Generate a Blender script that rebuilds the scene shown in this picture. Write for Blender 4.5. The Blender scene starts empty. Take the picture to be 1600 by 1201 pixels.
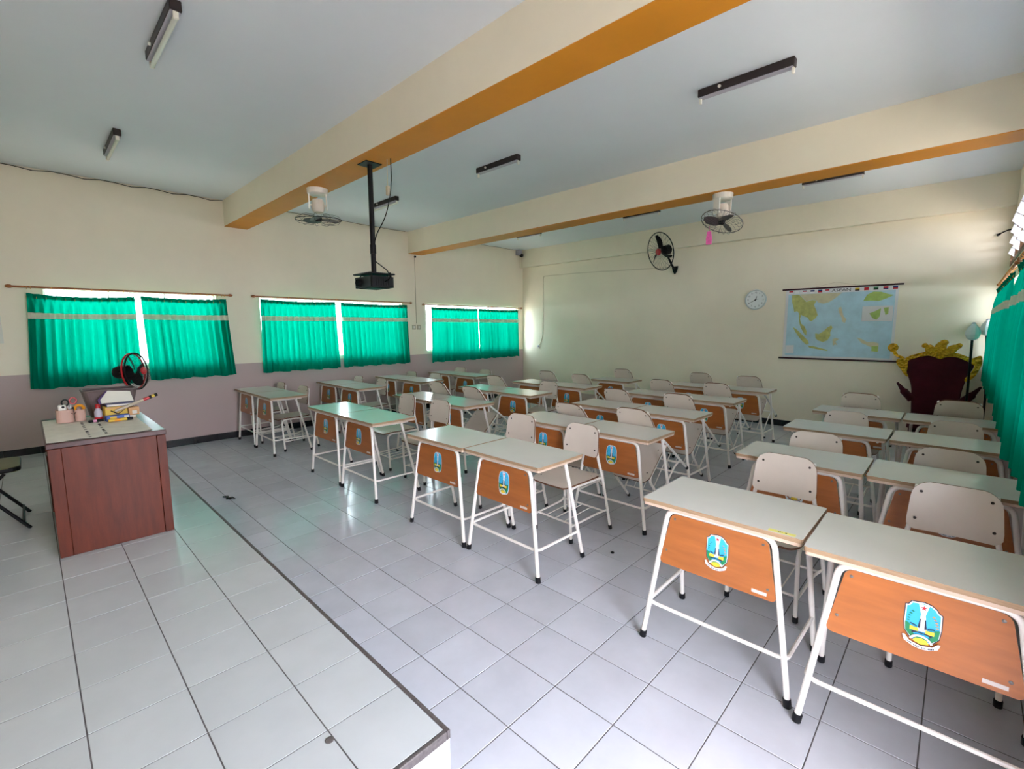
import bpy, math, random
from mathutils import Vector, Matrix
random.seed(7)
PI = math.pi
SC = bpy.context.scene
COL = SC.collection

# ------------------------------------------------------------------ camera, world, light, exposure
cam_data = bpy.data.cameras.new('camera')
cam_data.sensor_fit = 'HORIZONTAL'; cam_data.sensor_width = 36.0; cam_data.lens = 16.3876
cam_data.clip_start = 0.02; cam_data.clip_end = 100
cam = bpy.data.objects.new('camera', cam_data); COL.objects.link(cam)
cam.location = (7.719, -1.210, 1.594); cam.rotation_euler = (1.45137, 0.00545, 0.76609)
SC.camera = cam

SC.view_settings.view_transform = 'Standard'; SC.view_settings.look = 'None'
SC.view_settings.gamma = 1.0; SC.view_settings.use_curve_mapping = False
SC.view_settings.exposure = 2.28

WORLD_STRENGTH = 7.0
world = bpy.data.worlds.new('overcast_sky'); SC.world = world; world.use_nodes = True
_bg = world.node_tree.nodes['Background']
_bg.inputs['Color'].default_value = (0.935, 0.955, 1.075, 1); _bg.inputs['Strength'].default_value = WORLD_STRENGTH

SC.cycles.max_bounces = 12; SC.cycles.diffuse_bounces = 8; SC.cycles.glossy_bounces = 4
SC.cycles.transmission_bounces = 8; SC.cycles.transparent_max_bounces = 12
SC.cycles.caustics_reflective = False; SC.cycles.caustics_refractive = False
SC.cycles.sample_clamp_indirect = 6.0

XR, YB, YF, ZC = 8.065, 7.197, -2.10, 3.4215          # right wall, back wall, front wall, ceiling
ZD, YD, XD = 0.169, -0.2785, 6.5075                    # platform height, front edge, end
LEFT_WIN = [(-1.02, 0.72), (1.30, 3.80), (4.35, 7.02)]  # along y, left wall
RIGHT_WIN = [(1.25, 3.90), (4.40, 7.05)]
RIGHT_VENT = [(-0.86, 1.00)] + RIGHT_WIN
WZ0, WZ1 = 1.15, 2.095                                   # window opening heights
LZ0, LZ1 = 2.30, 2.86                                   # ventilation louvre opening, right wall
DOOR = (-0.86, 0.28, 2.25)                              # door opening in the right wall

def portal(loc, rot, sx, sy):                           # daylight sampling at a real opening of the room
    l = bpy.data.lights.new('window_daylight', 'AREA'); l.shape = 'RECTANGLE'; l.size = sx; l.size_y = sy
    l.cycles.is_portal = True
    o = bpy.data.objects.new('window_daylight', l); COL.objects.link(o)
    o.location = loc; o.rotation_euler = rot
for a, b in LEFT_WIN:
    portal((-0.145, (a + b) / 2, (WZ0 + WZ1) / 2), (0, -PI / 2, 0), WZ1 - WZ0, b - a)
for a, b in RIGHT_WIN:
    portal((XR + 0.145, (a + b) / 2, (WZ0 + WZ1) / 2), (0, PI / 2, 0), WZ1 - WZ0, b - a)
for a, b in RIGHT_VENT:
    portal((XR + 0.145, (a + b) / 2, (LZ0 + LZ1) / 2), (0, PI / 2, 0), LZ1 - LZ0, b - a)
portal((XR + 0.145, (DOOR[0] + DOOR[1]) / 2, DOOR[2] / 2), (0, PI / 2, 0), DOOR[2], DOOR[1] - DOOR[0])

# ------------------------------------------------------------------ materials
def lin(c):
    return tuple(((v / 255) / 12.92 if v / 255 <= 0.04045 else ((v / 255 + 0.055) / 1.055) ** 2.4) for v in c)
MATS = {}
def mat(name, rgb, rough=0.5, spec=0.5, metal=0.0, var=0.0, vscale=6.0, bump=0.0, bscale=40.0, rand=0.0, stretch=None):
    """principled material; var: patchy colour wear, rand: per-object value change, bump: fine relief"""
    m = bpy.data.materials.new(name); m.use_nodes = True; MATS[name] = m
    nt = m.node_tree; N = nt.nodes; L = nt.links; p = N['Principled BSDF']
    c = lin(rgb) + (1,)
    p.inputs['Base Color'].default_value = c
    p.inputs['Roughness'].default_value = rough; p.inputs['Specular IOR Level'].default_value = spec
    p.inputs['Metallic'].default_value = metal
    tc = N.new('ShaderNodeTexCoord'); mp = N.new('ShaderNodeMapping'); L.new(tc.outputs['Object'], mp.inputs['Vector'])
    if stretch: mp.inputs['Scale'].default_value = stretch
    src = None
    if var > 0:
        nz = N.new('ShaderNodeTexNoise'); nz.inputs['Scale'].default_value = vscale; nz.inputs['Detail'].default_value = 5
        nz.inputs['Roughness'].default_value = 0.6
        L.new(mp.outputs['Vector'], nz.inputs['Vector'])
        if rand > 0:
            oi = N.new('ShaderNodeObjectInfo'); ad = N.new('ShaderNodeVectorMath'); ad.operation = 'ADD'
            sc = N.new('ShaderNodeVectorMath'); sc.operation = 'SCALE'; sc.inputs['Scale'].default_value = 37.0
            cb = N.new('ShaderNodeCombineXYZ')
            for k in 'XYZ': L.new(oi.outputs['Random'], cb.inputs[k])
            L.new(cb.outputs[0], sc.inputs[0]); L.new(mp.outputs['Vector'], ad.inputs[0]); L.new(sc.outputs[0], ad.inputs[1])
            L.new(ad.outputs[0], nz.inputs['Vector'])
        cr = N.new('ShaderNodeValToRGB')
        cr.color_ramp.elements[0].position = 0.3; cr.color_ramp.elements[1].position = 0.7
        cr.color_ramp.elements[0].color = tuple(v * (1 - var) for v in c[:3]) + (1,)
        cr.color_ramp.elements[1].color = tuple(min(1, v * (1 + var * 0.6)) for v in c[:3]) + (1,)
        L.new(nz.outputs['Fac'], cr.inputs['Fac']); src = cr.outputs['Color']
    if rand > 0:
        oi2 = N.new('ShaderNodeObjectInfo'); mr = N.new('ShaderNodeMapRange')
        mr.inputs['To Min'].default_value = 1 - rand; mr.inputs['To Max'].default_value = 1 + rand
        L.new(oi2.outputs['Random'], mr.inputs['Value'])
        hs = N.new('ShaderNodeHueSaturation')
        if src: L.new(src, hs.inputs['Color'])
        else: hs.inputs['Color'].default_value = c
        L.new(mr.outputs[0], hs.inputs['Value']); src = hs.outputs['Color']
    if src: L.new(src, p.inputs['Base Color'])
    if bump > 0:
        nb = N.new('ShaderNodeTexNoise'); nb.inputs['Scale'].default_value = bscale; nb.inputs['Detail'].default_value = 3
        L.new(mp.outputs['Vector'], nb.inputs['Vector'])
        bn = N.new('ShaderNodeBump'); bn.inputs['Strength'].default_value = bump; bn.inputs['Distance'].default_value = 0.01
        L.new(nb.outputs['Fac'], bn.inputs['Height']); L.new(bn.outputs['Normal'], p.inputs['Normal'])
    return m

mat('cream_paint', (238, 228, 207), 0.6, 0.3, var=0.05, vscale=1.2, bump=0.06, bscale=25)
mat('ceiling_paint', (226, 231, 238), 0.7, 0.2, var=0.03, vscale=0.8, bump=0.04, bscale=18)
mat('orange_paint', (214, 140, 38), 0.55, 0.3, var=0.08, vscale=2.5)
mat('black_skirting', (34, 34, 38), 0.25, 0.5, var=0.2, vscale=9, rand=0.1)
mat('grout', (96, 93, 94), 0.85, 0.2, var=0.25, vscale=5)
mat('floor_tile', (190, 193, 203), 0.17, 0.5, var=0.07, vscale=5, rand=0.05, bump=0.015, bscale=9)
mat('platform_tile', (188, 193, 196), 0.2, 0.5, var=0.05, vscale=4, rand=0.03, bump=0.012, bscale=8)
mat('platform_edge', (92, 86, 86), 0.45, 0.4, var=0.35, vscale=60)
mat('white_plaster', (236, 238, 238), 0.5, 0.3, var=0.03, vscale=4)
mat('laminate', (216, 216, 210), 0.2, 0.5, var=0.03, vscale=5, rand=0.02)
mat('plywood_edge', (158, 130, 102), 0.55, 0.3, var=0.22, vscale=14, stretch=(1, 1, 12))
mat('cream_lip', (200, 176, 156), 0.5, 0.35, var=0.1, vscale=9)
mat('brown_panel', (164, 96, 45), 0.33, 0.5, var=0.16, vscale=4, stretch=(1, 1, 7), rand=0.10)
mat('cream_tube', (238, 232, 226), 0.28, 0.5, var=0.05, vscale=12)
mat('chair_laminate', (210, 198, 186), 0.32, 0.45, var=0.04, vscale=6, rand=0.04)
mat('chair_edge', (110, 74, 52), 0.5, 0.3, var=0.2, vscale=18)
mat('black_rubber', (20, 20, 24), 0.55, 0.3)
mat('screw_steel', (120, 116, 112), 0.4, 0.5, metal=0.6)
mat('dark_screw', (58, 50, 46), 0.5, 0.5, metal=0.4)
mat('label_silver', (206, 196, 190), 0.4, 0.5, var=0.08, vscale=80)
mat('wine_wood', (96, 40, 22), 0.4, 0.3, var=0.35, vscale=5, stretch=(5, 5, 0.7), bump=0.02, bscale=30)
mat('wine_wood_dark', (70, 36, 32), 0.33, 0.5, var=0.3, vscale=6, stretch=(1, 6, 6))
mat('wood_rod', (150, 88, 44), 0.45, 0.4, var=0.2, vscale=20)
mat('brass_ring', (206, 150, 70), 0.35, 0.5, metal=0.5)
mat('window_wood', (120, 84, 58), 0.5, 0.4, var=0.2, vscale=12)
mat('window_aluminium', (206, 208, 206), 0.35, 0.5, metal=0.3)
mat('black_metal', (12, 11, 12), 0.5, 0.22, var=0.15, vscale=20)
mat('black_plastic', (9, 9, 10), 0.5, 0.22)
mat('housing_brown', (44, 34, 34), 0.45, 0.4, var=0.15, vscale=10)
mat('tray_grey', (176, 172, 186), 0.4, 0.4)
mat('tube_glass', (222, 224, 214), 0.15, 0.5)
mat('white_plastic', (232, 228, 218), 0.35, 0.45)
mat('aged_white', (214, 204, 190), 0.4, 0.4, var=0.06, vscale=12)
mat('fan_blade', (84, 76, 76), 0.35, 0.4)
mat('grey_wire', (110, 106, 104), 0.4, 0.5, metal=0.4)
mat('red_plastic', (176, 26, 34), 0.35, 0.5)
mat('pink_paper', (240, 110, 180), 0.6, 0.2, var=0.15, vscale=40)
mat('map_paper', (222, 220, 222), 0.45, 0.3, var=0.03, vscale=5)
mat('map_sea', (182, 214, 228), 0.4, 0.35, var=0.16, vscale=4.5)
mat('map_land', (190, 192, 120), 0.4, 0.3, var=0.25, vscale=14)
mat('map_land_pale', (208, 200, 168), 0.4, 0.3, var=0.12, vscale=12)
mat('map_inset_green', (172, 196, 108), 0.4, 0.3, var=0.15, vscale=18)
mat('map_dowel', (58, 26, 32), 0.4, 0.4)
mat('ink_black', (24, 24, 28), 0.6, 0.2)
mat('flag_red', (196, 44, 54), 0.5, 0.3)
mat('flag_blue', (44, 52, 110), 0.5, 0.3)
mat('flag_yellow', (222, 184, 60), 0.5, 0.3)
mat('flag_white', (232, 230, 232), 0.5, 0.3)
mat('flag_green', (60, 120, 80), 0.5, 0.3)
mat('clock_face', (228, 232, 230), 0.3, 0.4)
mat('clock_rim', (190, 198, 196), 0.3, 0.5)
mat('maroon_velvet', (74, 22, 34), 0.85, 0.15, var=0.25, vscale=7)
mat('gold_foil', (246, 180, 12), 0.2, 0.8, metal=0.3, var=0.3, vscale=26, bump=1.0, bscale=30)
mat('lamp_white', (226, 232, 236), 0.25, 0.5)
mat('paper_white', (222, 220, 208), 0.6, 0.25, var=0.05, vscale=10)
mat('newsprint', (232, 228, 216), 0.6, 0.25, var=0.10, vscale=12)
mat('organizer_pink', (192, 156, 142), 0.5, 0.35, var=0.04, vscale=10)
mat('basket_grey', (104, 90, 88), 0.5, 0.4, var=0.1, vscale=20)
mat('book_blue', (34, 42, 110), 0.4, 0.4)
mat('box_yellow', (214, 180, 70), 0.5, 0.3)
mat('box_blue', (62, 90, 160), 0.45, 0.4)
mat('box_tan', (206, 158, 108), 0.6, 0.3, var=0.06, vscale=14)
mat('wood_pale', (190, 176, 156), 0.5, 0.3, var=0.1, vscale=20)
mat('orange_plastic', (222, 146, 30), 0.4, 0.4)
mat('purple_cover', (92, 70, 120), 0.45, 0.4)
mat('olive_vinyl', (104, 98, 62), 0.5, 0.4, var=0.1, vscale=10)
mat('emblem_blue', (56, 176, 222), 0.35, 0.4)
mat('emblem_dark', (34, 40, 60), 0.35, 0.4)
mat('emblem_green', (30, 130, 84), 0.35, 0.4)
mat('emblem_yellow', (236, 204, 60), 0.35, 0.4)
mat('emblem_white', (216, 217, 220), 0.35, 0.4)
mat('emblem_orange', (206, 140, 60), 0.35, 0.4)
mat('sticker_yellow', (226, 220, 120), 0.5, 0.3)
mat('poster_purple', (92, 62, 128), 0.5, 0.3)
mat('poster_pink', (212, 150, 178), 0.5, 0.3)
mat('poster_blue', (150, 170, 214), 0.5, 0.3)
mat('cable_white', (196, 184, 160), 0.5, 0.3)
mat('stripe_band', (196, 200, 176), 0.7, 0.2)

# crumpled facets on the gold foil
_n = MATS['gold_foil'].node_tree; _v = _n.nodes.new('ShaderNodeTexVoronoi'); _v.inputs['Scale'].default_value = 34
_c = _n.nodes.new('ShaderNodeTexCoord'); _n.links.new(_c.outputs['Object'], _v.inputs['Vector'])
_b = next(q for q in _n.nodes if q.type == 'BUMP'); _b.inputs['Distance'].default_value = 0.03
_n.links.new(_v.outputs['Distance'], _b.inputs['Height'])

# left wall: cream above, mauve-grey dado paint below 1.10 m
m = mat('cream_paint_dado', (238, 228, 207), 0.6, 0.3, var=0.05, vscale=1.2, bump=0.06, bscale=25)
nt = m.node_tree; N = nt.nodes; L = nt.links; p = N['Principled BSDF']
old = p.inputs['Base Color'].links[0].from_socket
tc = N.new('ShaderNodeTexCoord'); sx = N.new('ShaderNodeSeparateXYZ'); L.new(tc.outputs['Object'], sx.inputs[0])
lt = N.new('ShaderNodeMath'); lt.operation = 'LESS_THAN'; lt.inputs[1].default_value = 1.098; L.new(sx.outputs['Z'], lt.inputs[0])
mx = N.new('ShaderNodeMix'); mx.data_type = 'RGBA'; L.new(lt.outputs[0], mx.inputs['Factor'])
L.new(old, mx.inputs['A']); mx.inputs['B'].default_value = lin((190, 170, 168)) + (1,); L.new(mx.outputs['Result'], p.inputs['Base Color'])

def cloth(name, rgb, trans_rgb, fac):
    m = bpy.data.materials.new(name); m.use_nodes = True; MATS[name] = m
    nt = m.node_tree; N = nt.nodes; L = nt.links; N.remove(N['Principled BSDF'])
    d = N.new('ShaderNodeBsdfDiffuse'); d.inputs['Color'].default_value = lin(rgb) + (1,)
    t = N.new('ShaderNodeBsdfTranslucent'); t.inputs['Color'].default_value = lin(trans_rgb) + (1,)
    tc = N.new('ShaderNodeTexCoord'); wv = N.new('ShaderNodeTexNoise'); wv.inputs['Scale'].default_value = 90
    L.new(tc.outputs['Object'], wv.inputs['Vector'])
    bp = N.new('ShaderNodeBump'); bp.inputs['Strength'].default_value = 0.08; bp.inputs['Distance'].default_value = 0.004
    L.new(wv.outputs['Fac'], bp.inputs['Height']); L.new(bp.outputs[0], d.inputs['Normal'])
    x = N.new('ShaderNodeMixShader'); x.inputs[0].default_value = fac
    L.new(d.outputs[0], x.inputs[1]); L.new(t.outputs[0], x.inputs[2])
    L.new(x.outputs[0], N['Material Output'].inputs['Surface']); return m
cloth('green_curtain', (0, 132, 104), (0, 134, 108), 0.36)
cloth('shaded_green_curtain', (0, 124, 98), (0, 120, 98), 0.2)  # same curtain fabric, with the right side's shade put into colour and translucency
cloth('stripe_cloth', (226, 222, 204), (200, 210, 180), 0.2)

m = bpy.data.materials.new('louvre_glass'); m.use_nodes = True; MATS['louvre_glass'] = m
nt = m.node_tree; N = nt.nodes; L = nt.links; N.remove(N['Principled BSDF'])
t = N.new('ShaderNodeBsdfTransparent'); t.inputs['Color'].default_value = (0.88, 0.93, 0.92, 1)
g = N.new('ShaderNodeBsdfGlossy'); g.inputs['Roughness'].default_value = 0.08; g.inputs['Color'].default_value = (0.9, 0.95, 0.95, 1)
x = N.new('ShaderNodeMixShader'); x.inputs[0].default_value = 0.12
L.new(t.outputs[0], x.inputs[1]); L.new(g.outputs[0], x.inputs[2]); L.new(x.outputs[0], N['Material Output'].inputs['Surface'])
m = bpy.data.materials.new('frosted_louvre'); m.use_nodes = True; MATS['frosted_louvre'] = m
nt = m.node_tree; N = nt.nodes; L = nt.links; N.remove(N['Principled BSDF'])
t = N.new('ShaderNodeBsdfTranslucent'); t.inputs['Color'].default_value = (0.8, 0.82, 0.85, 1)
g = N.new('ShaderNodeBsdfDiffuse'); g.inputs['Color'].default_value = (0.7, 0.7, 0.72, 1)
x = N.new('ShaderNodeMixShader'); x.inputs[0].default_value = 0.5
L.new(t.outputs[0], x.inputs[1]); L.new(g.outputs[0], x.inputs[2]); L.new(x.outputs[0], N['Material Output'].inputs['Surface'])

# ------------------------------------------------------------------ mesh helpers
class MB:
    def __init__(s): s.v = []; s.f = []; s.mi = []; s.ms = []; s.cur = 0; s.sm = []
    def use(s, mname):
        if mname not in s.ms: s.ms.append(mname)
        s.cur = s.ms.index(mname); return s
    def add(s, vs, fs, mis=None, smooth=False):
        o = len(s.v); s.v += [tuple(v) for v in vs]
        for k, f in enumerate(fs):
            s.f.append(tuple(i + o for i in f)); s.mi.append(s.cur if mis is None else mis[k]); s.sm.append(smooth)
        return s
    def box(s, x0, x1, y0, y1, z0, z1, M=None):
        vs = [(x, y, z) for z in (z0, z1) for y in (y0, y1) for x in (x0, x1)]
        if M: vs = [M @ Vector(v) for v in vs]
        return s.add(vs, [(0, 2, 3, 1), (4, 5, 7, 6), (0, 1, 5, 4), (2, 6, 7, 3), (0, 4, 6, 2), (1, 3, 7, 5)])
    def bevel_box(s, x0, x1, y0, y1, z0, z1, b, M=None):
        vs = []; X = (x0, x1); Y = (y0, y1); Z = (z0, z1); idx = {}
        for i in (0, 1):
            for j in (0, 1):
                for k in (0, 1):
                    sx, sy, sz = (1, -1)[i], (1, -1)[j], (1, -1)[k]
                    for a in range(3):
                        idx[i, j, k, a] = len(vs)
                        vs.append((X[i] + (0 if a == 0 else sx * b), Y[j] + (0 if a == 1 else sy * b), Z[k] + (0 if a == 2 else sz * b)))
        F = []
        for i in (0, 1):
            q = [idx[i, j, k, 0] for j, k in ((0, 0), (1, 0), (1, 1), (0, 1))]; F.append(tuple(q if i else q[::-1]))
            q = [idx[j, i, k, 1] for j, k in ((0, 0), (1, 0), (1, 1), (0, 1))]; F.append(tuple(q[::-1] if i else q))
            q = [idx[j, k, i, 2] for j, k in ((0, 0), (1, 0), (1, 1), (0, 1))]; F.append(tuple(q if i else q[::-1]))
        for j in (0, 1):
            for k in (0, 1):
                for a, mk in ((0, lambda t: (t, j, k)), (1, lambda t: (j, t, k)), (2, lambda t: (j, k, t))):
                    o1, o2 = [q for q in range(3) if q != a]
                    A, B = mk(0), mk(1)
                    F.append((idx[A + (o1,)], idx[A + (o2,)], idx[B + (o2,)], idx[B + (o1,)]))
        for i in (0, 1):
            for j in (0, 1):
                for k in (0, 1): F.append((idx[i, j, k, 0], idx[i, j, k, 1], idx[i, j, k, 2]))
        if M: vs = [M @ Vector(v) for v in vs]
        return s.add(vs, F)
    def prism(s, poly, d0, d1, axis='z', side=None, M=None):
        """extrude 2-D polygon; axis 'z': (x,y) poly, 'y': (x,z) poly, 'x': (y,z) poly"""
        n = len(poly)
        def P(p, d): return {'z': (p[0], p[1], d), 'y': (p[0], d, p[1]), 'x': (d, p[0], p[1])}[axis]
        vs = [P(p, d0) for p in poly] + [P(p, d1) for p in poly]
        if M: vs = [M @ Vector(v) for v in vs]
        F = [tuple(range(n))[::-1], tuple(range(n, 2 * n))] + [(i, (i + 1) % n, n + (i + 1) % n, n + i) for i in range(n)]
        mis = None
        if side:
            c = s.cur; s.use(side); k = s.cur; s.cur = c; mis = [c, c] + [k] * n
        return s.add(vs, F, mis)
    def tube(s, pts, r, n=8, caps=True, closed=False):
        P = [Vector(p) for p in pts]; m = len(P)
        rad = r if isinstance(r, (list, tuple)) else [r] * m
        T = []
        for i in range(m):
            if closed: t = P[(i + 1) % m] - P[i - 1]
            else: t = P[min(i + 1, m - 1)] - P[max(i - 1, 0)]
            T.append(t.normalized())
        ref = Vector((0, 0, 1)) if abs(T[0].z) < 0.9 else Vector((1, 0, 0))
        u = T[0].cross(ref).normalized(); vs = []
        for i in range(m):
            u = (u - T[i] * u.dot(T[i])).normalized(); w = T[i].cross(u)
            for k in range(n):
                a = 2 * PI * k / n; vs.append(P[i] + (u * math.cos(a) + w * math.sin(a)) * rad[i])
        F = []
        for i in range(m if closed else m - 1):
            j = (i + 1) % m
            for k in range(n): F.append((i * n + k, i * n + (k + 1) % n, j * n + (k + 1) % n, j * n + k))
        s.add(vs, F, smooth=True)
        if caps and not closed:
            o = len(s.v) - m * n
            s.f.append(tuple(o + k for k in range(n))[::-1]); s.mi.append(s.cur); s.sm.append(False)
            s.f.append(tuple(o + (m - 1) * n + k for k in range(n))); s.mi.append(s.cur); s.sm.append(False)
        return s
    def lathe(s, prof, n=20, M=None, cap=True):
        """profile of (radius, z) around z"""
        vs = []
        for r, z in prof:
            for k in range(n): a = 2 * PI * k / n; vs.append((r * math.cos(a), r * math.sin(a), z))
        if M: vs = [M @ Vector(v) for v in vs]
        m = len(prof)
        F = [(i * n + k, i * n + (k + 1) % n, (i + 1) * n + (k + 1) % n, (i + 1) * n + k) for i in range(m - 1) for k in range(n)]
        s.add(vs, F, smooth=True); o = len(s.v) - m * n
        if cap and prof[0][0] > 1e-6: s.f.append(tuple(o + k for k in range(n))[::-1]); s.mi.append(s.cur); s.sm.append(False)
        if cap and prof[-1][0] > 1e-6: s.f.append(tuple(o + (m - 1) * n + k for k in range(n))); s.mi.append(s.cur); s.sm.append(False)
        return s
    def plate(s, rows, side=None):
        """closed plate from rows of (front point, back point) pairs; front faces use the current material, the rest side"""
        nr = len(rows); nc = len(rows[0]); vs = []
        for r in rows: vs += [q[0] for q in r]
        for r in rows: vs += [q[1] for q in r]
        o = nr * nc; F = []; mi = []
        c = s.cur; k2 = c
        if side: s.use(side); k2 = s.cur; s.cur = c
        for i in range(nr - 1):
            for j in range(nc - 1):
                a = i * nc + j; F.append((a, a + 1, a + nc + 1, a + nc)); mi.append(c)
                F.append((o + a, o + a + nc, o + a + nc + 1, o + a + 1)); mi.append(k2)
        for i in range(nr - 1):
            for j, fl in ((0, 1), (nc - 1, 0)):
                a = i * nc + j; q = (a, a + nc, o + a + nc, o + a); F.append(q if fl else q[::-1]); mi.append(k2)
        for j in range(nc - 1):
            for i, fl in ((0, 0), (nr - 1, 1)):
                a = i * nc + j; q = (a, a + 1, o + a + 1, o + a); F.append(q[::-1] if not fl else q); mi.append(k2)
        return s.add(vs, F, mi, smooth=False)
    def mesh(s, name):
        me = bpy.data.meshes.new(name); me.from_pydata(s.v, [], s.f)
        for q in (s.ms or ['white_plastic']): me.materials.append(MATS[q])
        me.polygons.foreach_set('material_index', s.mi); me.polygons.foreach_set('use_smooth', s.sm)
        me.update()
        if any(s.sm): me.set_sharp_from_angle(angle=math.radians(42))
        return me
    def build(s, name, parent=None, kind=None, loc=None, rot=None): return obj(name, s.mesh(name), parent, kind, loc, rot)
def B(m): return MB().use(m)
def obj(name, me, parent=None, kind=None, loc=None, rot=None):
    o = bpy.data.objects.new(name, me); COL.objects.link(o)
    if parent: o.parent = parent
    if kind: o['kind'] = kind
    if loc: o.location = loc
    if rot: o.rotation_euler = rot
    return o
def tag(o, label, cat, group=None):
    o['label'] = label; o['category'] = cat
    if group: o['group'] = group
    return o
def thing(name, label, cat, loc=(0, 0, 0), rot=(0, 0, 0), group=None):
    o = bpy.data.objects.new(name, None); COL.objects.link(o); o.location = loc; o.rotation_euler = rot
    return tag(o, label, cat, group)
def copy_tree(o, parent=None):
    c = o.copy(); COL.objects.link(c)
    if parent: c.parent = parent
    for ch in [q for q in o.children]: copy_tree(ch, c)
    return c
def fillet(pts, r, n=5):
    P = [Vector(p) for p in pts]; out = [P[0]]
    for i in range(1, len(P) - 1):
        a = (P[i - 1] - P[i]); b = (P[i + 1] - P[i]); d = min(r, a.length * 0.49, b.length * 0.49)
        A = P[i] + a.normalized() * d; C = P[i] + b.normalized() * d
        for k in range(n + 1):
            t = k / n; out.append(A * (1 - t) ** 2 + P[i] * 2 * t * (1 - t) + C * t * t)
    out.append(P[-1]); return out
def rrect(x0, x1, y0, y1, r, n=4):
    out = []
    for cx, cy, a0 in ((x1 - r, y1 - r, 0), (x0 + r, y1 - r, PI / 2), (x0 + r, y0 + r, PI), (x1 - r, y0 + r, 1.5 * PI)):
        for k in range(n + 1): a = a0 + PI / 2 * k / n; out.append((cx + r * math.cos(a), cy + r * math.sin(a)))
    return out
def ring(c, r, axis, n=24):
    """points of a circle around c, normal axis"""
    ax = Vector(axis).normalized(); ref = Vector((0, 0, 1)) if abs(ax.z) < 0.9 else Vector((1, 0, 0))
    u = ax.cross(ref).normalized(); w = ax.cross(u); c = Vector(c)
    return [c + (u * math.cos(2 * PI * k / n) + w * math.sin(2 * PI * k / n)) * r for k in range(n)]
def align(loc, axis):
    """matrix taking z to axis at loc"""
    return Matrix.Translation(loc) @ Vector(axis).normalized().to_track_quat('Z', 'Y').to_matrix().to_4x4()
def text_mesh(body, size, mname, extrude=0.0004):
    cu = bpy.data.curves.new('lettering', 'FONT'); cu.body = body; cu.size = size; cu.align_x = 'CENTER'; cu.align_y = 'CENTER'
    cu.extrude = extrude; cu.resolution_u = 2
    to = bpy.data.objects.new('lettering_tmp', cu); COL.objects.link(to)
    dg = bpy.context.evaluated_depsgraph_get(); me = bpy.data.meshes.new_from_object(to.evaluated_get(dg))
    bpy.data.objects.remove(to); me.materials.clear(); me.materials.append(MATS[mname]); return me
def wall(name, axis, p0, p1, u0, u1, z0, z1, holes, mname):
    """wall slab between planes p0 (room face) and p1, spanning u and z, with rectangular holes (ua, ub, za, zb)"""
    us = sorted({u0, u1} | {h[0] for h in holes} | {h[1] for h in holes}); zs = sorted({z0, z1} | {h[2] for h in holes} | {h[3] for h in holes})
    nu, nz = len(us), len(zs)
    def solid(i, j):
        if i < 0 or j < 0 or i >= nu - 1 or j >= nz - 1: return False
        uc, zc = (us[i] + us[i + 1]) / 2, (zs[j] + zs[j + 1]) / 2
        return not any(h[0] < uc < h[1] and h[2] < zc < h[3] for h in holes)
    def P(p, u, z): return (p, u, z) if axis == 'x' else (u, p, z)
    vs = [P(p, u, z) for p in (p0, p1) for z in zs for u in us]
    I = lambda s, i, j: s * nu * nz + j * nu + i
    F = []
    for i in range(nu - 1):
        for j in range(nz - 1):
            if not solid(i, j): continue
            F.append((I(0, i, j), I(0, i + 1, j), I(0, i + 1, j + 1), I(0, i, j + 1)))
            F.append((I(1, i, j), I(1, i, j + 1), I(1, i + 1, j + 1), I(1, i + 1, j)))
            for (di, dj, a, b) in ((-1, 0, (i, j), (i, j + 1)), (1, 0, (i + 1, j), (i + 1, j + 1)), (0, -1, (i, j), (i + 1, j)), (0, 1, (i, j + 1), (i + 1, j + 1))):
                if not solid(i + di, j + dj): F.append((I(0, *a), I(0, *b), I(1, *b), I(1, *a)))
    return B(mname).add(vs, F).build(name, kind='structure')

# ------------------------------------------------------------------ room shell
floor = B('grout').box(-0.15, XR + 0.15, YF - 0.15, YB + 0.15, -0.08, -0.002).build('floor', kind='structure')
floor['label'] = 'grey-white ceramic tiled classroom floor'
inv = cam.matrix_basis.inverted()
def px(P):
    q = inv @ Vector(P); return None if q.z > -0.05 else (800 + 728.336 * q.x / -q.z, 600.5 - 728.336 * q.y / -q.z)
GX0, TS, GAP = 5.0216 - 0.3 * 17, 0.3, 0.0045
cells = []
for i in range(28):
    for j in range(-8, 25):
        x0, x1 = max(GX0 + i * TS, 0.002), min(GX0 + (i + 1) * TS, XR - 0.002); y0, y1 = max(j * TS, YF), min((j + 1) * TS, YB - 0.002)
        if x1 - x0 < 0.03 or y1 - y0 < 0.03: continue
        if y1 <= YD + 0.01 and x0 < XD: 
            if x1 - XD < 0.03: continue
            x0 = XD
        elif y0 < YD and x0 < XD: y0 = YD
        c = ((x0 + x1) / 2, (y0 + y1) / 2, 0); q = px(c)
        seen = q is not None and -40 < q[0] < 1640 and 200 < q[1] < 1260
        d = (Vector(c) - cam.location).length
        cells.append((not seen, d, x0, x1, y0, y1))
cells.sort()
tile_me = B('floor_tile').bevel_box(-TS / 2 + GAP / 2, TS / 2 - GAP / 2, -TS / 2 + GAP / 2, TS / 2 - GAP / 2, -0.012, 0, 0.0010).mesh('floor_tile')
rest = B('floor_tile')
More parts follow.
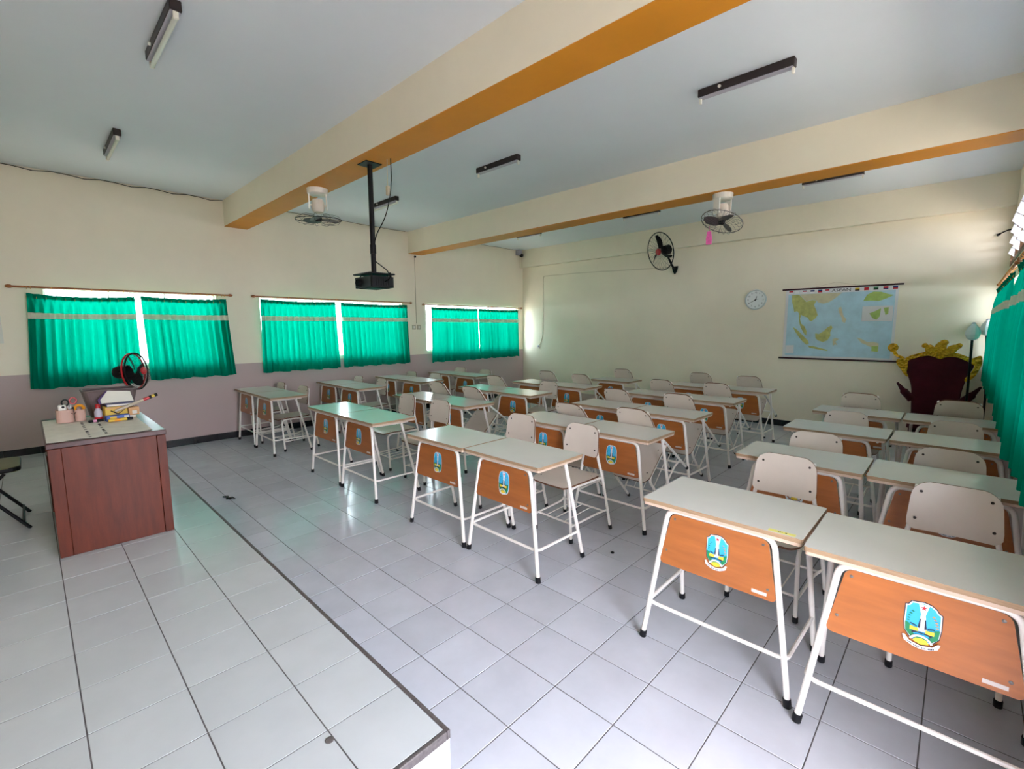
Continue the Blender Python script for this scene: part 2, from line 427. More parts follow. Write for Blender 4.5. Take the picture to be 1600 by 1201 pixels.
for n, (uns, d, x0, x1, y0, y1) in enumerate(cells):
    full = abs(x1 - x0 - TS) < 1e-4 and abs(y1 - y0 - TS) < 1e-4
    if n < 300:
        me = tile_me if full else B('floor_tile').bevel_box(-(x1 - x0 - GAP) / 2, (x1 - x0 - GAP) / 2, -(y1 - y0 - GAP) / 2, (y1 - y0 - GAP) / 2, -0.012, 0, 0.0010).mesh('floor_tile')
        o = obj('floor_tile', me, floor, loc=((x0 + x1) / 2, (y0 + y1) / 2, random.uniform(-0.0008, 0.0)))
        o.rotation_euler = (random.uniform(-1, 1) * 0.0025, random.uniform(-1, 1) * 0.0025, 0)
    else: rest.bevel_box(x0 + GAP / 2, x1 - GAP / 2, y0 + GAP / 2, y1 - GAP / 2, -0.012, random.uniform(-0.0008, 0), 0.0010)
rest.build('far_floor_tile', floor, 'stuff')

# teaching platform with its own tiles, stone edge strips and white end riser
plat = B('grout').box(0, XD - 0.012, YF, YD - 0.012, -0.001, ZD - 0.002).build('teaching_platform', kind='structure')
plat['label'] = 'raised tiled teaching platform with a dark stone edge and white end riser'
B('white_plaster').box(XD - 0.0118, XD - 0.003, YF, YD - 0.004, -0.001, ZD - 0.0345).build('end_riser', plat)
B('white_plaster').box(0, XD - 0.012, YD - 0.0118, YD - 0.004, -0.001, ZD - 0.0345).build('front_riser', plat)
B('platform_edge').bevel_box(0.0, XD, YD - 0.016, YD, ZD - 0.034, ZD + 0.001, 0.003).build('edge_strip', plat)
B('platform_edge').bevel_box(XD - 0.016, XD, YF, YD - 0.017, ZD - 0.034, ZD + 0.001, 0.003).build('edge_strip', plat)
pt_me = B('platform_tile').bevel_box(-TS / 2 + GAP / 2, TS / 2 - GAP / 2, -TS / 2 + GAP / 2, TS / 2 - GAP / 2, -0.010, 0, 0.0006).mesh('platform_tile')
DX0, DY0 = 4.6888 - 0.3 * 16, -0.5838
for i in range(23):
    for j in range(7):
        x0, x1 = max(DX0 + i * TS, 0.002), min(DX0 + (i + 1) * TS, XD - 0.017)
        y1 = DY0 - (j - 1) * TS; y0 = max(y1 - TS, YF)
        y1 = min(y1, YD - 0.017)
        if x1 - x0 < 0.03 or y1 - y0 < 0.03: continue
        full = abs(x1 - x0 - TS) < 1e-4 and abs(y1 - y0 - TS) < 1e-4
        me = pt_me if full else B('platform_tile').bevel_box(-(x1 - x0 - GAP) / 2, (x1 - x0 - GAP) / 2, -(y1 - y0 - GAP) / 2, (y1 - y0 - GAP) / 2, -0.010, 0, 0.0006).mesh('platform_tile')
        o = obj('platform_tile', me, plat, loc=((x0 + x1) / 2, (y0 + y1) / 2, ZD - random.uniform(0, 0.0006)))
        o.rotation_euler = (random.uniform(-1, 1) * 0.0018, random.uniform(-1, 1) * 0.0018, 0)

ceil = B('ceiling_paint').box(-0.15, XR + 0.15, YF - 0.15, YB + 0.15, ZC, ZC + 0.12).build('ceiling', kind='structure')
wl = wall('wall_left', 'x', 0, -0.15, YF - 0.15, YB + 0.15, -0.08, ZC, [(a, b, WZ0, WZ1) for a, b in LEFT_WIN], 'cream_paint_dado')
wb = wall('wall_back', 'y', YB, YB + 0.15, 0, XR, -0.08, ZC, [], 'cream_paint')
wf = wall('wall_front', 'y', YF, YF - 0.15, 0, XR, -0.08, ZC, [], 'cream_paint')
wr = wall('wall_right', 'x', XR, XR + 0.15, YF - 0.15, YB + 0.15, -0.08, ZC,
          [(a, b, WZ0, WZ1) for a, b in RIGHT_WIN] + [(a, b, LZ0, LZ1) for a, b in RIGHT_VENT] + [(DOOR[0], DOOR[1], 0.0, DOOR[2])], 'cream_paint_dado')

def beam(name, y0, y1, zb, label):
    b = B('cream_paint').box(0.001, XR - 0.001, y0, y1, zb + 0.006, ZC).build(name, kind='structure'); b['label'] = label
    B('orange_paint').box(0.001, XR - 0.001, y0 - 0.001, y1 + 0.001, zb, zb + 0.006).build('orange_soffit', b)
beam('trim_1', 0.9033, 1.199, 3.06, 'nearer cream ceiling beam with an orange underside')
beam('trim_2', 3.9794, 4.284, 3.0144, 'farther cream ceiling beam with an orange underside')
t3 = B('cream_paint').box(0.001, XR - 0.001, YB - 0.10, YB - 0.001, 3.0233, ZC).build('trim_3', kind='structure'); t3['label'] = 'shallow cream ring beam along the top of the back wall'

# outside: unseen corridor added to shade the right windows, ground all around
mat('concrete', (168, 164, 156), 0.8, 0.2, var=0.1, vscale=2)
mat('outside_ground', (172, 164, 150), 0.9, 0.1, var=0.15, vscale=0.5)
for nm, bx_ in (('added_corridor_floor', (XR + 0.15, 10.3, YF - 2, YB + 2, -0.10, -0.005)), ('added_corridor_roof', (XR + 0.15, 10.3, YF - 2, YB + 2, 3.2, 3.35)), ('added_corridor_parapet', (10.2, 10.3, YF - 2, YB + 2, -0.004, 0.80))):
    o = B('concrete').box(*bx_).build(nm, kind='structure'); o['label'] = 'unseen concrete part of the corridor added to shade the right windows'
o = B('outside_ground').box(-30, 40, -30, 40, -0.5, -0.3).build('outside_ground', kind='structure'); o['label'] = 'bare ground outside the building'

# skirting: black tiles along the left and back walls
def skirting(name, axis, a, b, z0, z1, at):
    base = MB().use('grout')
    root = None; u = a; k = 0
    root = (B('grout').box(0, 0.006, a, b, z0, z1) if axis == 'y' else B('grout').box(a, b, at - 0.006, at, z0, z1)).build(name, kind='structure')
    while u < b - 0.02:
        e = min(u + 0.3, b)
        m = B('black_skirting')
        if axis == 'y': m.bevel_box(0.0, 0.012, u + 0.001, e - 0.001, z0, z1, 0.0015)
        else: m.bevel_box(u + 0.001, e - 0.001, at - 0.012, at, z0, z1, 0.0015)
        m.build('skirting_tile', root); u = e
skirting('baseboard_left', 'y', YD, YB - 0.013, 0.0, 0.095, 0)
skirting('baseboard_platform', 'y', YF, YD, ZD, ZD + 0.08, 0)
skirting('baseboard_back', 'x', 0.0, XR, 0.0, 0.095, YB)

# windows: wooden frame, mullions, louvre glass slats
def window(name, xw, sgn, a, b, z0, z1, bays, nsl, glass, frame='window_wood', label=None, ang=0.6):
    """xw: plane of the frame centre; sgn: +1 when the room lies on the +x side"""
    w = MB().use(frame); t = 0.045 if frame == 'window_wood' else 0.02; d = 0.03
    vs = []; 
    fr = MB().use(frame)
    fr.box(xw - d, xw + d, a, b, z1 - 0.018, z1); root = fr.build(name, kind='structure')
    if label: root['label'] = label
    B(frame).box(xw - d, xw + d, a, b, z0, z0 + t).build('bottom_rail', root)
    L_ = b - a
    for k in range(bays + 1):
        y = a + t / 2 + (L_ - t) * k / bays
        B(frame).box(xw - d, xw + d, y - t / 2, y + t / 2, z0 + t, z1 - 0.018).build('mullion', root)
    H = z1 - z0 - t - 0.018; bw = (L_ - t) / bays - t; h = H / nsl
    me = B(glass).box(-0.003, 0.003, -bw / 2 + 0.004, bw / 2 - 0.004, -h * 0.56, h * 0.56).mesh('glass_slat')
    for k in range(bays):
        yc = a + t / 2 + (L_ - t) * (k + 0.5) / bays
        for j in range(nsl):
            o = obj('glass_slat', me, root, loc=(xw, yc, z0 + t + (j + 0.5) * h)); o.rotation_euler = (0, ang * sgn, 0)
for k, (a, b) in enumerate(LEFT_WIN):
    window('window_%d' % (k + 1), -0.09, 1, a, b, WZ0, WZ1, 3, 8, 'louvre_glass', 'window_aluminium', label=['louvred window behind the curtains nearest the teacher desk', 'louvred window behind the middle left curtains', 'louvred window behind the curtains nearest the back wall'][k])
for k, (a, b) in enumerate(RIGHT_WIN):
    window('window_%d' % (k + 4), XR + 0.09, -1, a, b, WZ0, WZ1, 3, 8, 'louvre_glass')
for k, (a, b) in enumerate(RIGHT_VENT):
    window('window_%d' % (k + 6), XR + 0.02, -1, a, b, LZ0, LZ1, 4, 4, 'frosted_louvre', ang=0.9)
# door frame of the open doorway beside the camera
df = B('window_wood').box(XR + 0.02, XR + 0.13, DOOR[0], DOOR[1], DOOR[2] - 0.05, DOOR[2]).build('door_1', kind='structure')
for y in (DOOR[0], DOOR[1] - 0.05): B('window_wood').box(XR + 0.02, XR + 0.13, y, y + 0.05, 0, DOOR[2] - 0.05).build('door_jamb', df)

# ------------------------------------------------------------------ curtains and rods
STRIPE0, STRIPE1 = 1.735, 1.805
def curtain(label, xr, sgn, y0, y1, zt, zb, sag, npl, flare0, flare1, seed, amp=1.0, fabric='green_curtain', stripe=(STRIPE0, STRIPE1)):
    """pleated curtain panel hung at x = xr; y0 < y1; flare: how far each bottom corner drifts along y"""
    rnd = random.Random(seed); W = y1 - y0; nu = npl * 10; nv = 26
    ph = [rnd.uniform(-0.5, 0.5) for _ in range(npl + 1)]; am = [rnd.uniform(0.7, 1.25) for _ in range(npl + 1)]
    def P(u, z, off=0.0):
        v = (zt - z) / (zt - zb)                       # 0 top, 1 bottom
        q = u * npl; k = min(int(q), npl - 1); f = q - k
        A = am[k] * (1 - f) + am[k + 1] * f; pp = ph[k] * (1 - f) + ph[k + 1] * f
        top = max(0.0, 1 - v / 0.14)
        sharp = abs(math.sin(PI * (q + 0.25)))
        wave = math.sin(2 * PI * q + pp * (0.3 + 1.6 * v)) * (0.014 + 0.020 * min(1, v * 2.2)) * A * amp + 0.35 * math.sin(2 * PI * q * 0.5 + pp * 3) * 0.02 * v
        wave = wave * (1 - top) + top * (0.020 * (1 - sharp) ** 3 * 2.0)
        y = y0 + W * u + flare0 * (1 - u) * v ** 1.3 + flare1 * u * v ** 1.3 + 0.006 * math.sin(2 * PI * q * 2) * v
        zz = z - (sag * 4 * u * (1 - u) + 0.006 * (1 - sharp)) * max(0, 1 - v * 3)
        return (xr + sgn * (wave + 0.018 * v + off), y, zz)
    vs = []; F = []
    for j in range(nv + 1):
        z = zt + (zb - zt) * j / nv
        if j == nv: pass
        for i in range(nu + 1):
            p = P(i / nu, z)
            if j == nv: p = (p[0], p[1], p[2] + 0.008 * math.sin(i * 0.21 + seed))
            vs.append(p)
    for j in range(nv):
        for i in range(nu):
            a = j * (nu + 1) + i; F.append((a, a + 1, a + nu + 2, a + nu + 1))
    c = B(fabric).add(vs, F, smooth=True).build('window_curtain')
    tag(c, label, 'curtain', 'green window curtains')
    vs = []; F = []
    for j in range(3):
        z = stripe[1] + (stripe[0] - stripe[1]) * j / 2
        for i in range(nu + 1): vs.append(P(i / nu, z, 0.003))
    for j in range(2):
        for i in range(nu): a = j * (nu + 1) + i; F.append((a, a + 1, a + nu + 2, a + nu + 1))
    B('stripe_cloth').add(vs, F, smooth=True).build('pale_stripe', c)
    vs = []; F = []
    for j in range(3):
        for i in range(nu + 1): vs.append(P(i / nu, zt - 0.055 * j / 2, -0.004))
    for j in range(2):
        for i in range(nu): a = j * (nu + 1) + i; F.append((a, a + 1, a + nu + 2, a + nu + 1))
    B(fabric).add(vs, F, smooth=True).build('heading_band', c)
    # small white pleat hooks along the heading
    hk = B('brass_ring').tube([(0, 0, 0.012), (sgn * 0.006, 0, 0.0), (0, 0, -0.012)], 0.0022, 5).mesh('pleat_hook')
    for k in range(npl + 1):
        q = P(min(1, max(0, (k + 0.0) / npl)), zt - 0.045, 0.004); obj('pleat_hook', hk, c, loc=q)
    return c
def rod(label, xr, ya, yb, z, rings, wx):
    r = thing('curtain_rod', label, 'curtain rod', (xr, (ya + yb) / 2, z), group='curtain rods')
    h = (yb - ya) / 2
    B('wood_rod').tube([(0, -h, 0), (0, h, 0)], 0.0115, 10).build('pole', r)
    for s in (-1, 1):
        B('wood_rod').lathe([(0.008, -0.03), (0.018, -0.02), (0.02, 0), (0.014, 0.02), (0, 0.03)], 12, align((0, s * (h + 0.02), 0), (0, s, 0))).build('finial', r)
        B('brass_ring').tube([(0, s * (h - 0.08), 0), (wx * 0.5, s * (h - 0.08), 0.0), (wx, s * (h - 0.08), -0.0)], 0.007, 8).build('bracket', r)
    me = B('brass_ring').tube(ring((0, 0, -0.006), 0.0165, (0, 1, 0), 14), 0.0022, 5, closed=True).mesh('curtain_ring')
    for y in rings: obj('curtain_ring', me, r, loc=(0, y - (ya + yb) / 2, 0))
XRD = 0.085
rod('brown wooden curtain rod over the window nearest the teacher desk', XRD, -1.27, 0.87, 2.09, [-1.15, -1.12, -0.95, -0.75, -0.6, -0.45, -0.3, 0.36, 0.44, 0.52, 0.6, 0.67, 0.73, 0.78, 0.81], -0.085)
rod('brown wooden curtain rod over the middle left window', XRD, 1.21, 3.93, 2.09, [1.3 + 0.13 * k for k in range(20)], -0.085)
rod('brown wooden curtain rod over the left window nearest the back wall', XRD, 4.25, 7.03, 2.07, [4.5 + 0.13 * k for k in range(19)] + [6.93], -0.085)
curtain('green curtain on the left half of the window beside the teacher desk', XRD, 1, -1.16, -0.20, 2.025, 0.93, 0.028, 12, -0.06, 0.0, 1)
curtain('green curtain on the right half of the window beside the teacher desk', XRD, 1, -0.14, 0.83, 2.035, 0.945, 0.018, 12, 0.02, 0.06, 2)
curtain('green curtain on the left half of the middle left window', XRD, 1, 1.28, 2.45, 2.06, 0.945, 0.02, 14, -0.02, 0.03, 3)
curtain('green curtain on the right half of the middle left window', XRD, 1, 2.54, 3.86, 2.05, 0.95, 0.012, 14, 0.02, 0.04, 4)
curtain('green curtain on the left half of the back corner window', XRD, 1, 4.415, 5.66, 2.03, 0.93, 0.008, 14, -0.02, 0.03, 5)
curtain('green curtain on the right half of the back corner window', XRD, 1, 5.67, 6.93, 2.03, 0.94, 0.01, 14, 0.0, 0.02, 6)
XRR = 7.985
rod('brown curtain rod on the right wall beside the throne', XRR, 4.30, 7.05, 2.09, [4.5 + 0.13 * k for k in range(19)], XR - XRR)
curtain('green curtain at the back right corner beside the white lamps', XRR, -1, 5.75, 6.98, 2.04, 0.93, 0.01, 6, 0.0, 0.03, 7, 1.5, 'shaded_green_curtain')
curtain('green curtain on the right wall nearer the desks at the frame edge', XRR, -1, 4.42, 5.70, 2.04, 0.93, 0.01, 6, 0.0, 0.0, 8, 1.5, 'shaded_green_curtain')
rod('brown curtain rod on the right wall above the nearest desks', XRR, 1.15, 4.0, 2.09, [1.4 + 0.13 * k for k in range(19)], XR - XRR)
curtain('green curtain on the right wall at the very edge of the frame', XRR, -1, 2.58, 3.85, 2.04, 0.93, 0.01, 6, 0.0, 0.0, 9, 1.5, 'shaded_green_curtain')
curtain('green curtain on the right wall next to the nearest desks', XRR, -1, 1.28, 2.54, 2.04, 0.93, 0.01, 6, 0.0, 0.0, 10, 1.5, 'shaded_green_curtain')

# ------------------------------------------------------------------ student desks
def emblem_mesh(kind):
    """provincial crest sticker: thin printed layers facing -y, centred on the origin, 0.10 x 0.16"""
    m = MB(); lay = [0]
    def poly(mname, pts, n=0):
        lay[0] += 1; y = -0.0003 * lay[0]
        m.use(mname).prism(pts, -0.0002 + y, y, 'y')
    if kind == 'shield':
        sh = [(-0.034, 0.076), (-0.02, 0.078), (0, 0.082), (0.02, 0.078), (0.034, 0.068), (0.04, 0.058), (0.05, 0.052), (0.051, 0.0), (0.047, -0.035), (0.03, -0.058), (0, -0.074),
              (-0.03, -0.058), (-0.047, -0.035), (-0.051, 0.0), (-0.05, 0.06), (-0.042, 0.062)][::-1]
        poly('emblem_dark', sh); poly('emblem_white', [(x * 0.95, z * 0.96) for x, z in sh]); poly('emblem_blue', [(x * 0.88, z * 0.91) for x, z in sh])
    else:
        sh = [(0.05 * math.copysign(abs(math.cos(a)) ** 0.55, math.cos(a)), 0.004 + 0.078 * math.copysign(abs(math.sin(a)) ** 0.75, math.sin(a))) for a in [2 * PI * k / 22 for k in range(22)]]
        poly('emblem_white', sh); poly('emblem_blue', [(x * 0.92, 0.004 + (z - 0.004) * 0.94) for x, z in sh])
    if kind == 'oval':
        low = [(x * 0.9, z) for x, z in [(q[0] * 0.92, 0.004 + (q[1] - 0.004) * 0.93) for q in sh] if z < -0.010]
        low.sort(key=lambda q: math.atan2(q[1] - 0.0, q[0])); poly('emblem_green', [(-0.042, -0.010)] + low + [(0.042, -0.010)])
    poly('emblem_white', [(-0.014, 0.072), (-0.006, 0.035), (-0.012, -0.012), (-0.014, -0.025), (0.014, -0.025), (0.012, -0.012), (0.006, 0.035), (0.014, 0.072)])
    poly('emblem_dark', [(-0.012, -0.012), (-0.008, 0.02), (-0.005, 0.02), (-0.006, -0.014)]); poly('emblem_dark', [(0.006, -0.014), (0.005, 0.02), (0.008, 0.02), (0.012, -0.012)])
    star = []
    for k in range(10): r = 0.009 if k % 2 == 0 else 0.0036; a = PI / 2 + PI * k / 5; star.append((r * math.cos(a), 0.06 + r * math.sin(a)))
    poly('flag_red', star)
    for s in (-1, 1):                                   # leafy garland, wing and yellow field
        poly('emblem_green', [(s * 0.046, -0.002), (s * 0.043, -0.034), (s * 0.024, -0.056), (s * 0.014, -0.046), (s * 0.028, -0.03), (s * 0.033, -0.006)])
        for k in range(5):
            z = 0.004 + 0.009 * k; x = s * (0.038 - 0.0007 * k * k)
            poly('emblem_green' if s < 0 else 'emblem_orange', [(x - 0.005, z), (x, z + 0.003), (x + 0.005, z), (x, z - 0.002)])
        poly('emblem_yellow', [(s * 0.01, -0.014), (s * 0.032, -0.012), (s * 0.032, -0.026), (s * 0.01, -0.026)])
        poly('emblem_dark', [(s * 0.014, -0.006), (s * 0.032, -0.001), (s * 0.032, -0.005), (s * 0.014, -0.010)])
    poly('emblem_dark', [(-0.026, -0.026), (0.026, -0.026), (0.026, -0.035), (0.012, -0.03), (-0.012, -0.03), (-0.026, -0.035)])
    poly('emblem_green', [(-0.018, -0.052), (-0.012, -0.04), (0, -0.036), (0.012, -0.04), (0.018, -0.052)])
    poly('emblem_yellow', [(-0.021, -0.060), (-0.016, -0.05), (0, -0.045), (0.016, -0.05), (0.021, -0.060), (0, -0.068)])
    for k in range(-3, 3):                              # arched white band above the little hill
        a0, a1 = PI / 2 - k * 0.4, PI / 2 - (k + 1) * 0.4
        poly('emblem_white', [(0.034 * math.cos(a0), -0.068 + 0.034 * math.sin(a0)), (0.034 * math.cos(a1), -0.068 + 0.034 * math.sin(a1)), (0.027 * math.cos(a1), -0.068 + 0.027 * math.sin(a1)), (0.027 * math.cos(a0), -0.068 + 0.027 * math.sin(a0))])
    rb = [(-0.05, -0.05), (-0.044, -0.047), (-0.03, -0.064), (0, -0.071), (0.03, -0.064), (0.044, -0.047), (0.05, -0.05), (0.044, -0.068), (0.02, -0.08), (0, -0.083), (-0.02, -0.08), (-0.044, -0.068)]
    poly('emblem_white', rb if kind == 'shield' else [(-0.034, -0.056), (0, -0.066), (0.034, -0.056), (0.022, -0.069), (0, -0.074), (-0.022, -0.069)])
    if kind == 'shield':
        for k in range(-8, 9):                          # the motto on the ribbon, too small to read in the photo
            if k in (-5, 0, 4): continue
            x = k * 0.0042; z = -0.0765 + 0.0045 * (k / 8) ** 2 * 2
            poly('emblem_dark', [(x - 0.0013, z - 0.0022), (x + 0.0013, z - 0.0022), (x + 0.0011, z + 0.0022), (x - 0.0012, z + 0.0022)])
    return m.mesh('emblem')
FX, FY = 0.335, 0.015                                    # front foot
def make_desk(kind):
    r = bpy.data.objects.new('student_desk', None); COL.objects.link(r)
    B('laminate').prism(rrect(-0.35, 0.35, 0.0, 0.46, 0.012, 3), 0.732, 0.75, 'z', 'plywood_edge').build('tabletop', r)
    B('cream_lip').prism(rrect(-0.346, 0.346, 0.004, 0.456, 0.012, 3), 0.717, 0.7318, 'z').build('edge_lip', r)
    cap = B('black_rubber').lathe([(0.0145, 0.0), (0.017, 0.003), (0.017, 0.036), (0.0135, 0.038)], 10).mesh('foot_cap')
    for s in (-1, 1):
        P = fillet([(s * FX, FY, 0.01), (s * 0.236, 0.052, 0.702), (0, 0.052, 0.702)], 0.05)
        lg = B('cream_tube').tube(P, 0.0125, 10).build('leg', r)
        o = obj('foot_cap', cap, lg, loc=(s * FX, FY, 0)); o.rotation_euler = (-0.055, -s * 0.14, 0)
        lg = B('cream_tube').tube([(s * 0.335, 0.488, 0.01), (s * 0.300, 0.325, 0.716)], 0.0125, 10).build('leg', r)
        o = obj('foot_cap', cap, lg, loc=(s * 0.335, 0.490, 0)); o.rotation_euler = (0.22, -s * 0.05, 0)
        B('cream_tube').tube(fillet([(s * 0.307, 0.026, 0.205), (s * 0.318, 0.05, 0.2), (s * 0.326, 0.442, 0.2)], 0.03, 3), 0.009, 8).build('side_stretcher', r)
        B('cream_tube').tube([(s * 0.29, 0.06, 0.707), (s * 0.299, 0.40, 0.707)], 0.009, 8).build('side_rail', r)
    B('cream_tube').tube(fillet([(-0.306, 0.026, 0.21), (-0.285, 0.03, 0.198), (0.285, 0.03, 0.198), (0.306, 0.026, 0.21)], 0.03, 3), 0.009, 8).build('crossbar', r)
    B('cream_tube').tube([(-0.3, 0.33, 0.705), (0.3, 0.33, 0.705)], 0.010, 8).build('rear_rail', r)
    # modesty panel between the front legs, leaning with them
    tilt = Matrix.Translation((0, 0.052, 0.70)) @ Matrix.Rotation(-0.053, 4, 'X') @ Matrix.Translation((0, 0, -0.70))
    pts = []
    for cx, cz, rr, a0 in ((0.222, 0.69, 0.035, 0), (-0.222, 0.69, 0.035, PI / 2), (-0.262, 0.428, 0.02, PI), (0.262, 0.428, 0.02, 1.5 * PI)):
        sx = -1 if cx > 0 else 1; sz = -1 if cz > 0.5 else 1
        for k in range(5): a = a0 + PI / 2 * k / 4; pts.append((cx + sx * rr + rr * math.cos(a), cz + sz * rr + rr * math.sin(a)))
    pn = B('brown_panel').prism(pts, -0.006, 0.006, 'y', 'plywood_edge', tilt).build('modesty_panel', r)
    sc = B('screw_steel').lathe([(0.0, -0.0), (0.006, 0.0), (0.006, 0.002), (0, 0.0035)], 8, align((0, 0, 0), (0, -1, 0))).mesh('panel_screw')
    for x, z in ((-0.198, 0.665), (0.198, 0.665), (-0.232, 0.50), (0.228, 0.475)):
        o = obj('panel_screw', sc, pn, loc=tilt @ Vector((x, -0.006, z)))
    e = obj('emblem', emblem_mesh(kind), pn, loc=tilt @ Vector((0.01, -0.0062, 0.568))); e.rotation_euler = (-0.053, 0, 0)
    B('label_silver').box(0.165, 0.225, -0.0075, -0.006, 0.444, 0.458, tilt).build('name_plate', pn)
    return r
def make_chair(tall):
    """moulded-ply school chair; origin between the front feet, sitter looks to -y"""
    r = bpy.data.objects.new('student_chair', None); COL.objects.link(r)
    ht = 0.05 if tall else 0.0
    # seat with rounded corners and a waterfall front
    rows = []; ys = [-0.055, -0.050, -0.04, -0.02, 0.01, 0.06, 0.14, 0.22, 0.29, 0.325, 0.342, 0.35]
    for y in ys:
        w = 0.19
        if y < 0.01: w -= 0.065 * (1 - math.sqrt(max(0, 1 - ((0.01 - y) / 0.066) ** 2)))
        if y > 0.31: w -= 0.04 * (1 - math.sqrt(max(0, 1 - ((y - 0.31) / 0.041) ** 2)))
        z = 0.452 - (0.9 * max(0, 0.05 - y) ** 2 / 0.105 * 0.24) - 0.006 * math.sin(PI * min(1, max(0, (y + 0.05) / 0.4)))
        rows.append([((-w + 2 * w * k / 8, y, z - 0.004 * (1 - abs(k - 4) / 4)), (-w + 2 * w * k / 8, y, z - 0.004 * (1 - abs(k - 4) / 4) - 0.012)) for k in range(9)])
    st = B('chair_laminate').plate(rows, 'chair_edge').build('seat', r)
    rows = []; zs = [0.585, 0.588, 0.596, 0.61, 0.64, 0.70, 0.75, 0.775, 0.795, 0.81, 0.82, 0.8245]
    for z in zs:
        t = (z - 0.585) / 0.24; w = 0.176 - 0.018 * t
        if z < 0.625: w -= 0.045 * (1 - math.sqrt(max(0, 1 - ((0.625 - z) / 0.041) ** 2)))
        if z > 0.755: w -= 0.075 * (1 - math.sqrt(max(0, 1 - ((z - 0.755) / 0.0705) ** 2)))
        zz = z + ht * (0.6 + 0.4 * t); yy = 0.318 + 0.035 * t
        rows.append([((x, yy + 0.014 * (1 - (x / 0.18) ** 2), zz), (x, yy + 0.014 * (1 - (x / 0.18) ** 2) + 0.012, zz)) for x in [-w + 2 * w * k / 10 for k in range(11)]])
    bk = B('chair_laminate').plate(rows, 'chair_edge').build('backrest', r)
    sc = B('dark_screw').lathe([(0, 0), (0.007, 0), (0.007, 0.002), (0, 0.003)], 8, align((0, 0, 0), (0, -1, 0))).mesh('backrest_screw')
    for x, z in ((-0.125, 0.775), (0.125, 0.775), (-0.14, 0.64), (0.14, 0.64)):
        t = (z - 0.585) / 0.24
        obj('backrest_screw', sc, bk, loc=(x, 0.318 + 0.035 * t + 0.014 * (1 - (x / 0.18) ** 2), z + ht))
    sc2 = B('dark_screw').lathe([(0, 0), (0.006, 0), (0.006, 0.0015), (0, 0.002)], 8).mesh('seat_screw')
    for x, y in ((-0.15, 0.03), (0.15, 0.03), (-0.15, 0.28), (0.15, 0.28)): obj('seat_screw', sc2, st, loc=(x, y, 0.4475))
    cap = B('black_rubber').lathe([(0.0125, 0.0), (0.015, 0.003), (0.015, 0.032), (0.012, 0.034)], 10).mesh('foot_cap')
    for s in (-1, 1):
        lg = B('cream_tube').tube(fillet([(s * 0.18, 0.0, 0.01), (s * 0.178, -0.022, 0.424), (s * 0.182, 0.355, 0.424)], 0.07), 0.011, 9).build('leg', r)
        obj('foot_cap', cap, lg, loc=(s * 0.18, 0, 0))
        lg = B('cream_tube').tube(fillet([(s * 0.235, 0.425, 0.01), (s * 0.192, 0.368, 0.43), (s * 0.155, 0.345, 0.60), (s * 0.14, 0.372, 0.80 + ht)], 0.06, 4), 0.011, 9).build('leg', r)
        o = obj('foot_cap', cap, lg, loc=(s * 0.236, 0.427, 0)); o.rotation_euler = (0.13, -s * 0.1, 0)
        B('cream_tube').tube(fillet([(s * 0.18, -0.003, 0.13), (s * 0.19, 0.33, 0.145), (s * 0.218, 0.402, 0.16)], 0.05, 3), 0.008, 8).build('side_stretcher', r)
    B('cream_tube').tube([(-0.18, 0.03, 0.132), (0.18, 0.03, 0.132)], 0.007, 7).build('front_stretcher', r)
    B('cream_tube').tube([(-0.21, 0.375, 0.153), (0.21, 0.375, 0.153)], 0.007, 7).build('rear_stretcher', r)
    for x in (-0.09, 0, 0.09): B('cream_tube').tube([(x, 0.03, 0.136), (x, 0.375, 0.157)], 0.004, 6).build('rack_rod', r)
    return r
COLN = ['column by the curtained wall', 'second column from curtained wall', 'third column from curtained wall', 'column by the right wall']
ROWN = ['front', 'second', 'third', 'fourth', 'fifth']
# (column, row): left x of the pair, right x, y of the front edge
DESKS = {(0, 0): (0.17, 0.83), (0, 1): (0.15, 2.02), (0, 2): (0.12, 3.11), (0, 3): (0.15, 4.25),
         (1, 0): (2.54, 0.885), (1, 1): (2.46, 2.03), (1, 2): (2.43, 3.13), (1, 3): (2.53, 4.17), (1, 4): (2.57, 5.29),
         (2, 0): (4.51, 0.875), (2, 1): (4.66, 1.96), (2, 2): (4.565, 3.03), (2, 3): (4.52, 4.20), (2, 4): (4.53, 5.40),
         (3, 0): (6.62, 0.865), (3, 1): (6.665, 2.05), (3, 2): (6.665, 3.215), (3, 3): (6.665, 4.29)}
protoD = {k: make_desk(k) for k in ('shield', 'oval')}
protoC = {k: make_chair(k) for k in (False, True)}
usedD = {}; usedC = {}
desk_of = {}
rj = random.Random(3)
for (c, rw), (x0, y) in DESKS.items():
    last = {0: 3, 1: 4, 2: 4, 3: 3}[c]
    for h in (0, 1):
        if (c, rw, h) == (1, 4, 0): continue
        kind = 'shield' if c == 3 else 'oval'
        o = protoD[kind] if not usedD.get(kind) else copy_tree(protoD[kind]); usedD[kind] = True
        dy = rj.uniform(-0.008, 0.008); 
        if (c, rw, h) == (3, 0, 1): dy = -0.05
        o.location = (x0 + 0.353 + 0.714 * h, y + dy, 0); o.rotation_euler = (0, 0, rj.uniform(-0.006, 0.006))
        if (c, rw) == (1, 4): lab = 'lone white-topped desk at the back of the second column from the left wall'
        else: lab = '%s white-topped desk of the %s pair in the %s' % (('left', 'right')[h], 'rear' if rw == last else ROWN[rw], COLN[c])
        tag(o, lab, 'desk', 'student desks set in pairs'); desk_of[c, rw, h] = o
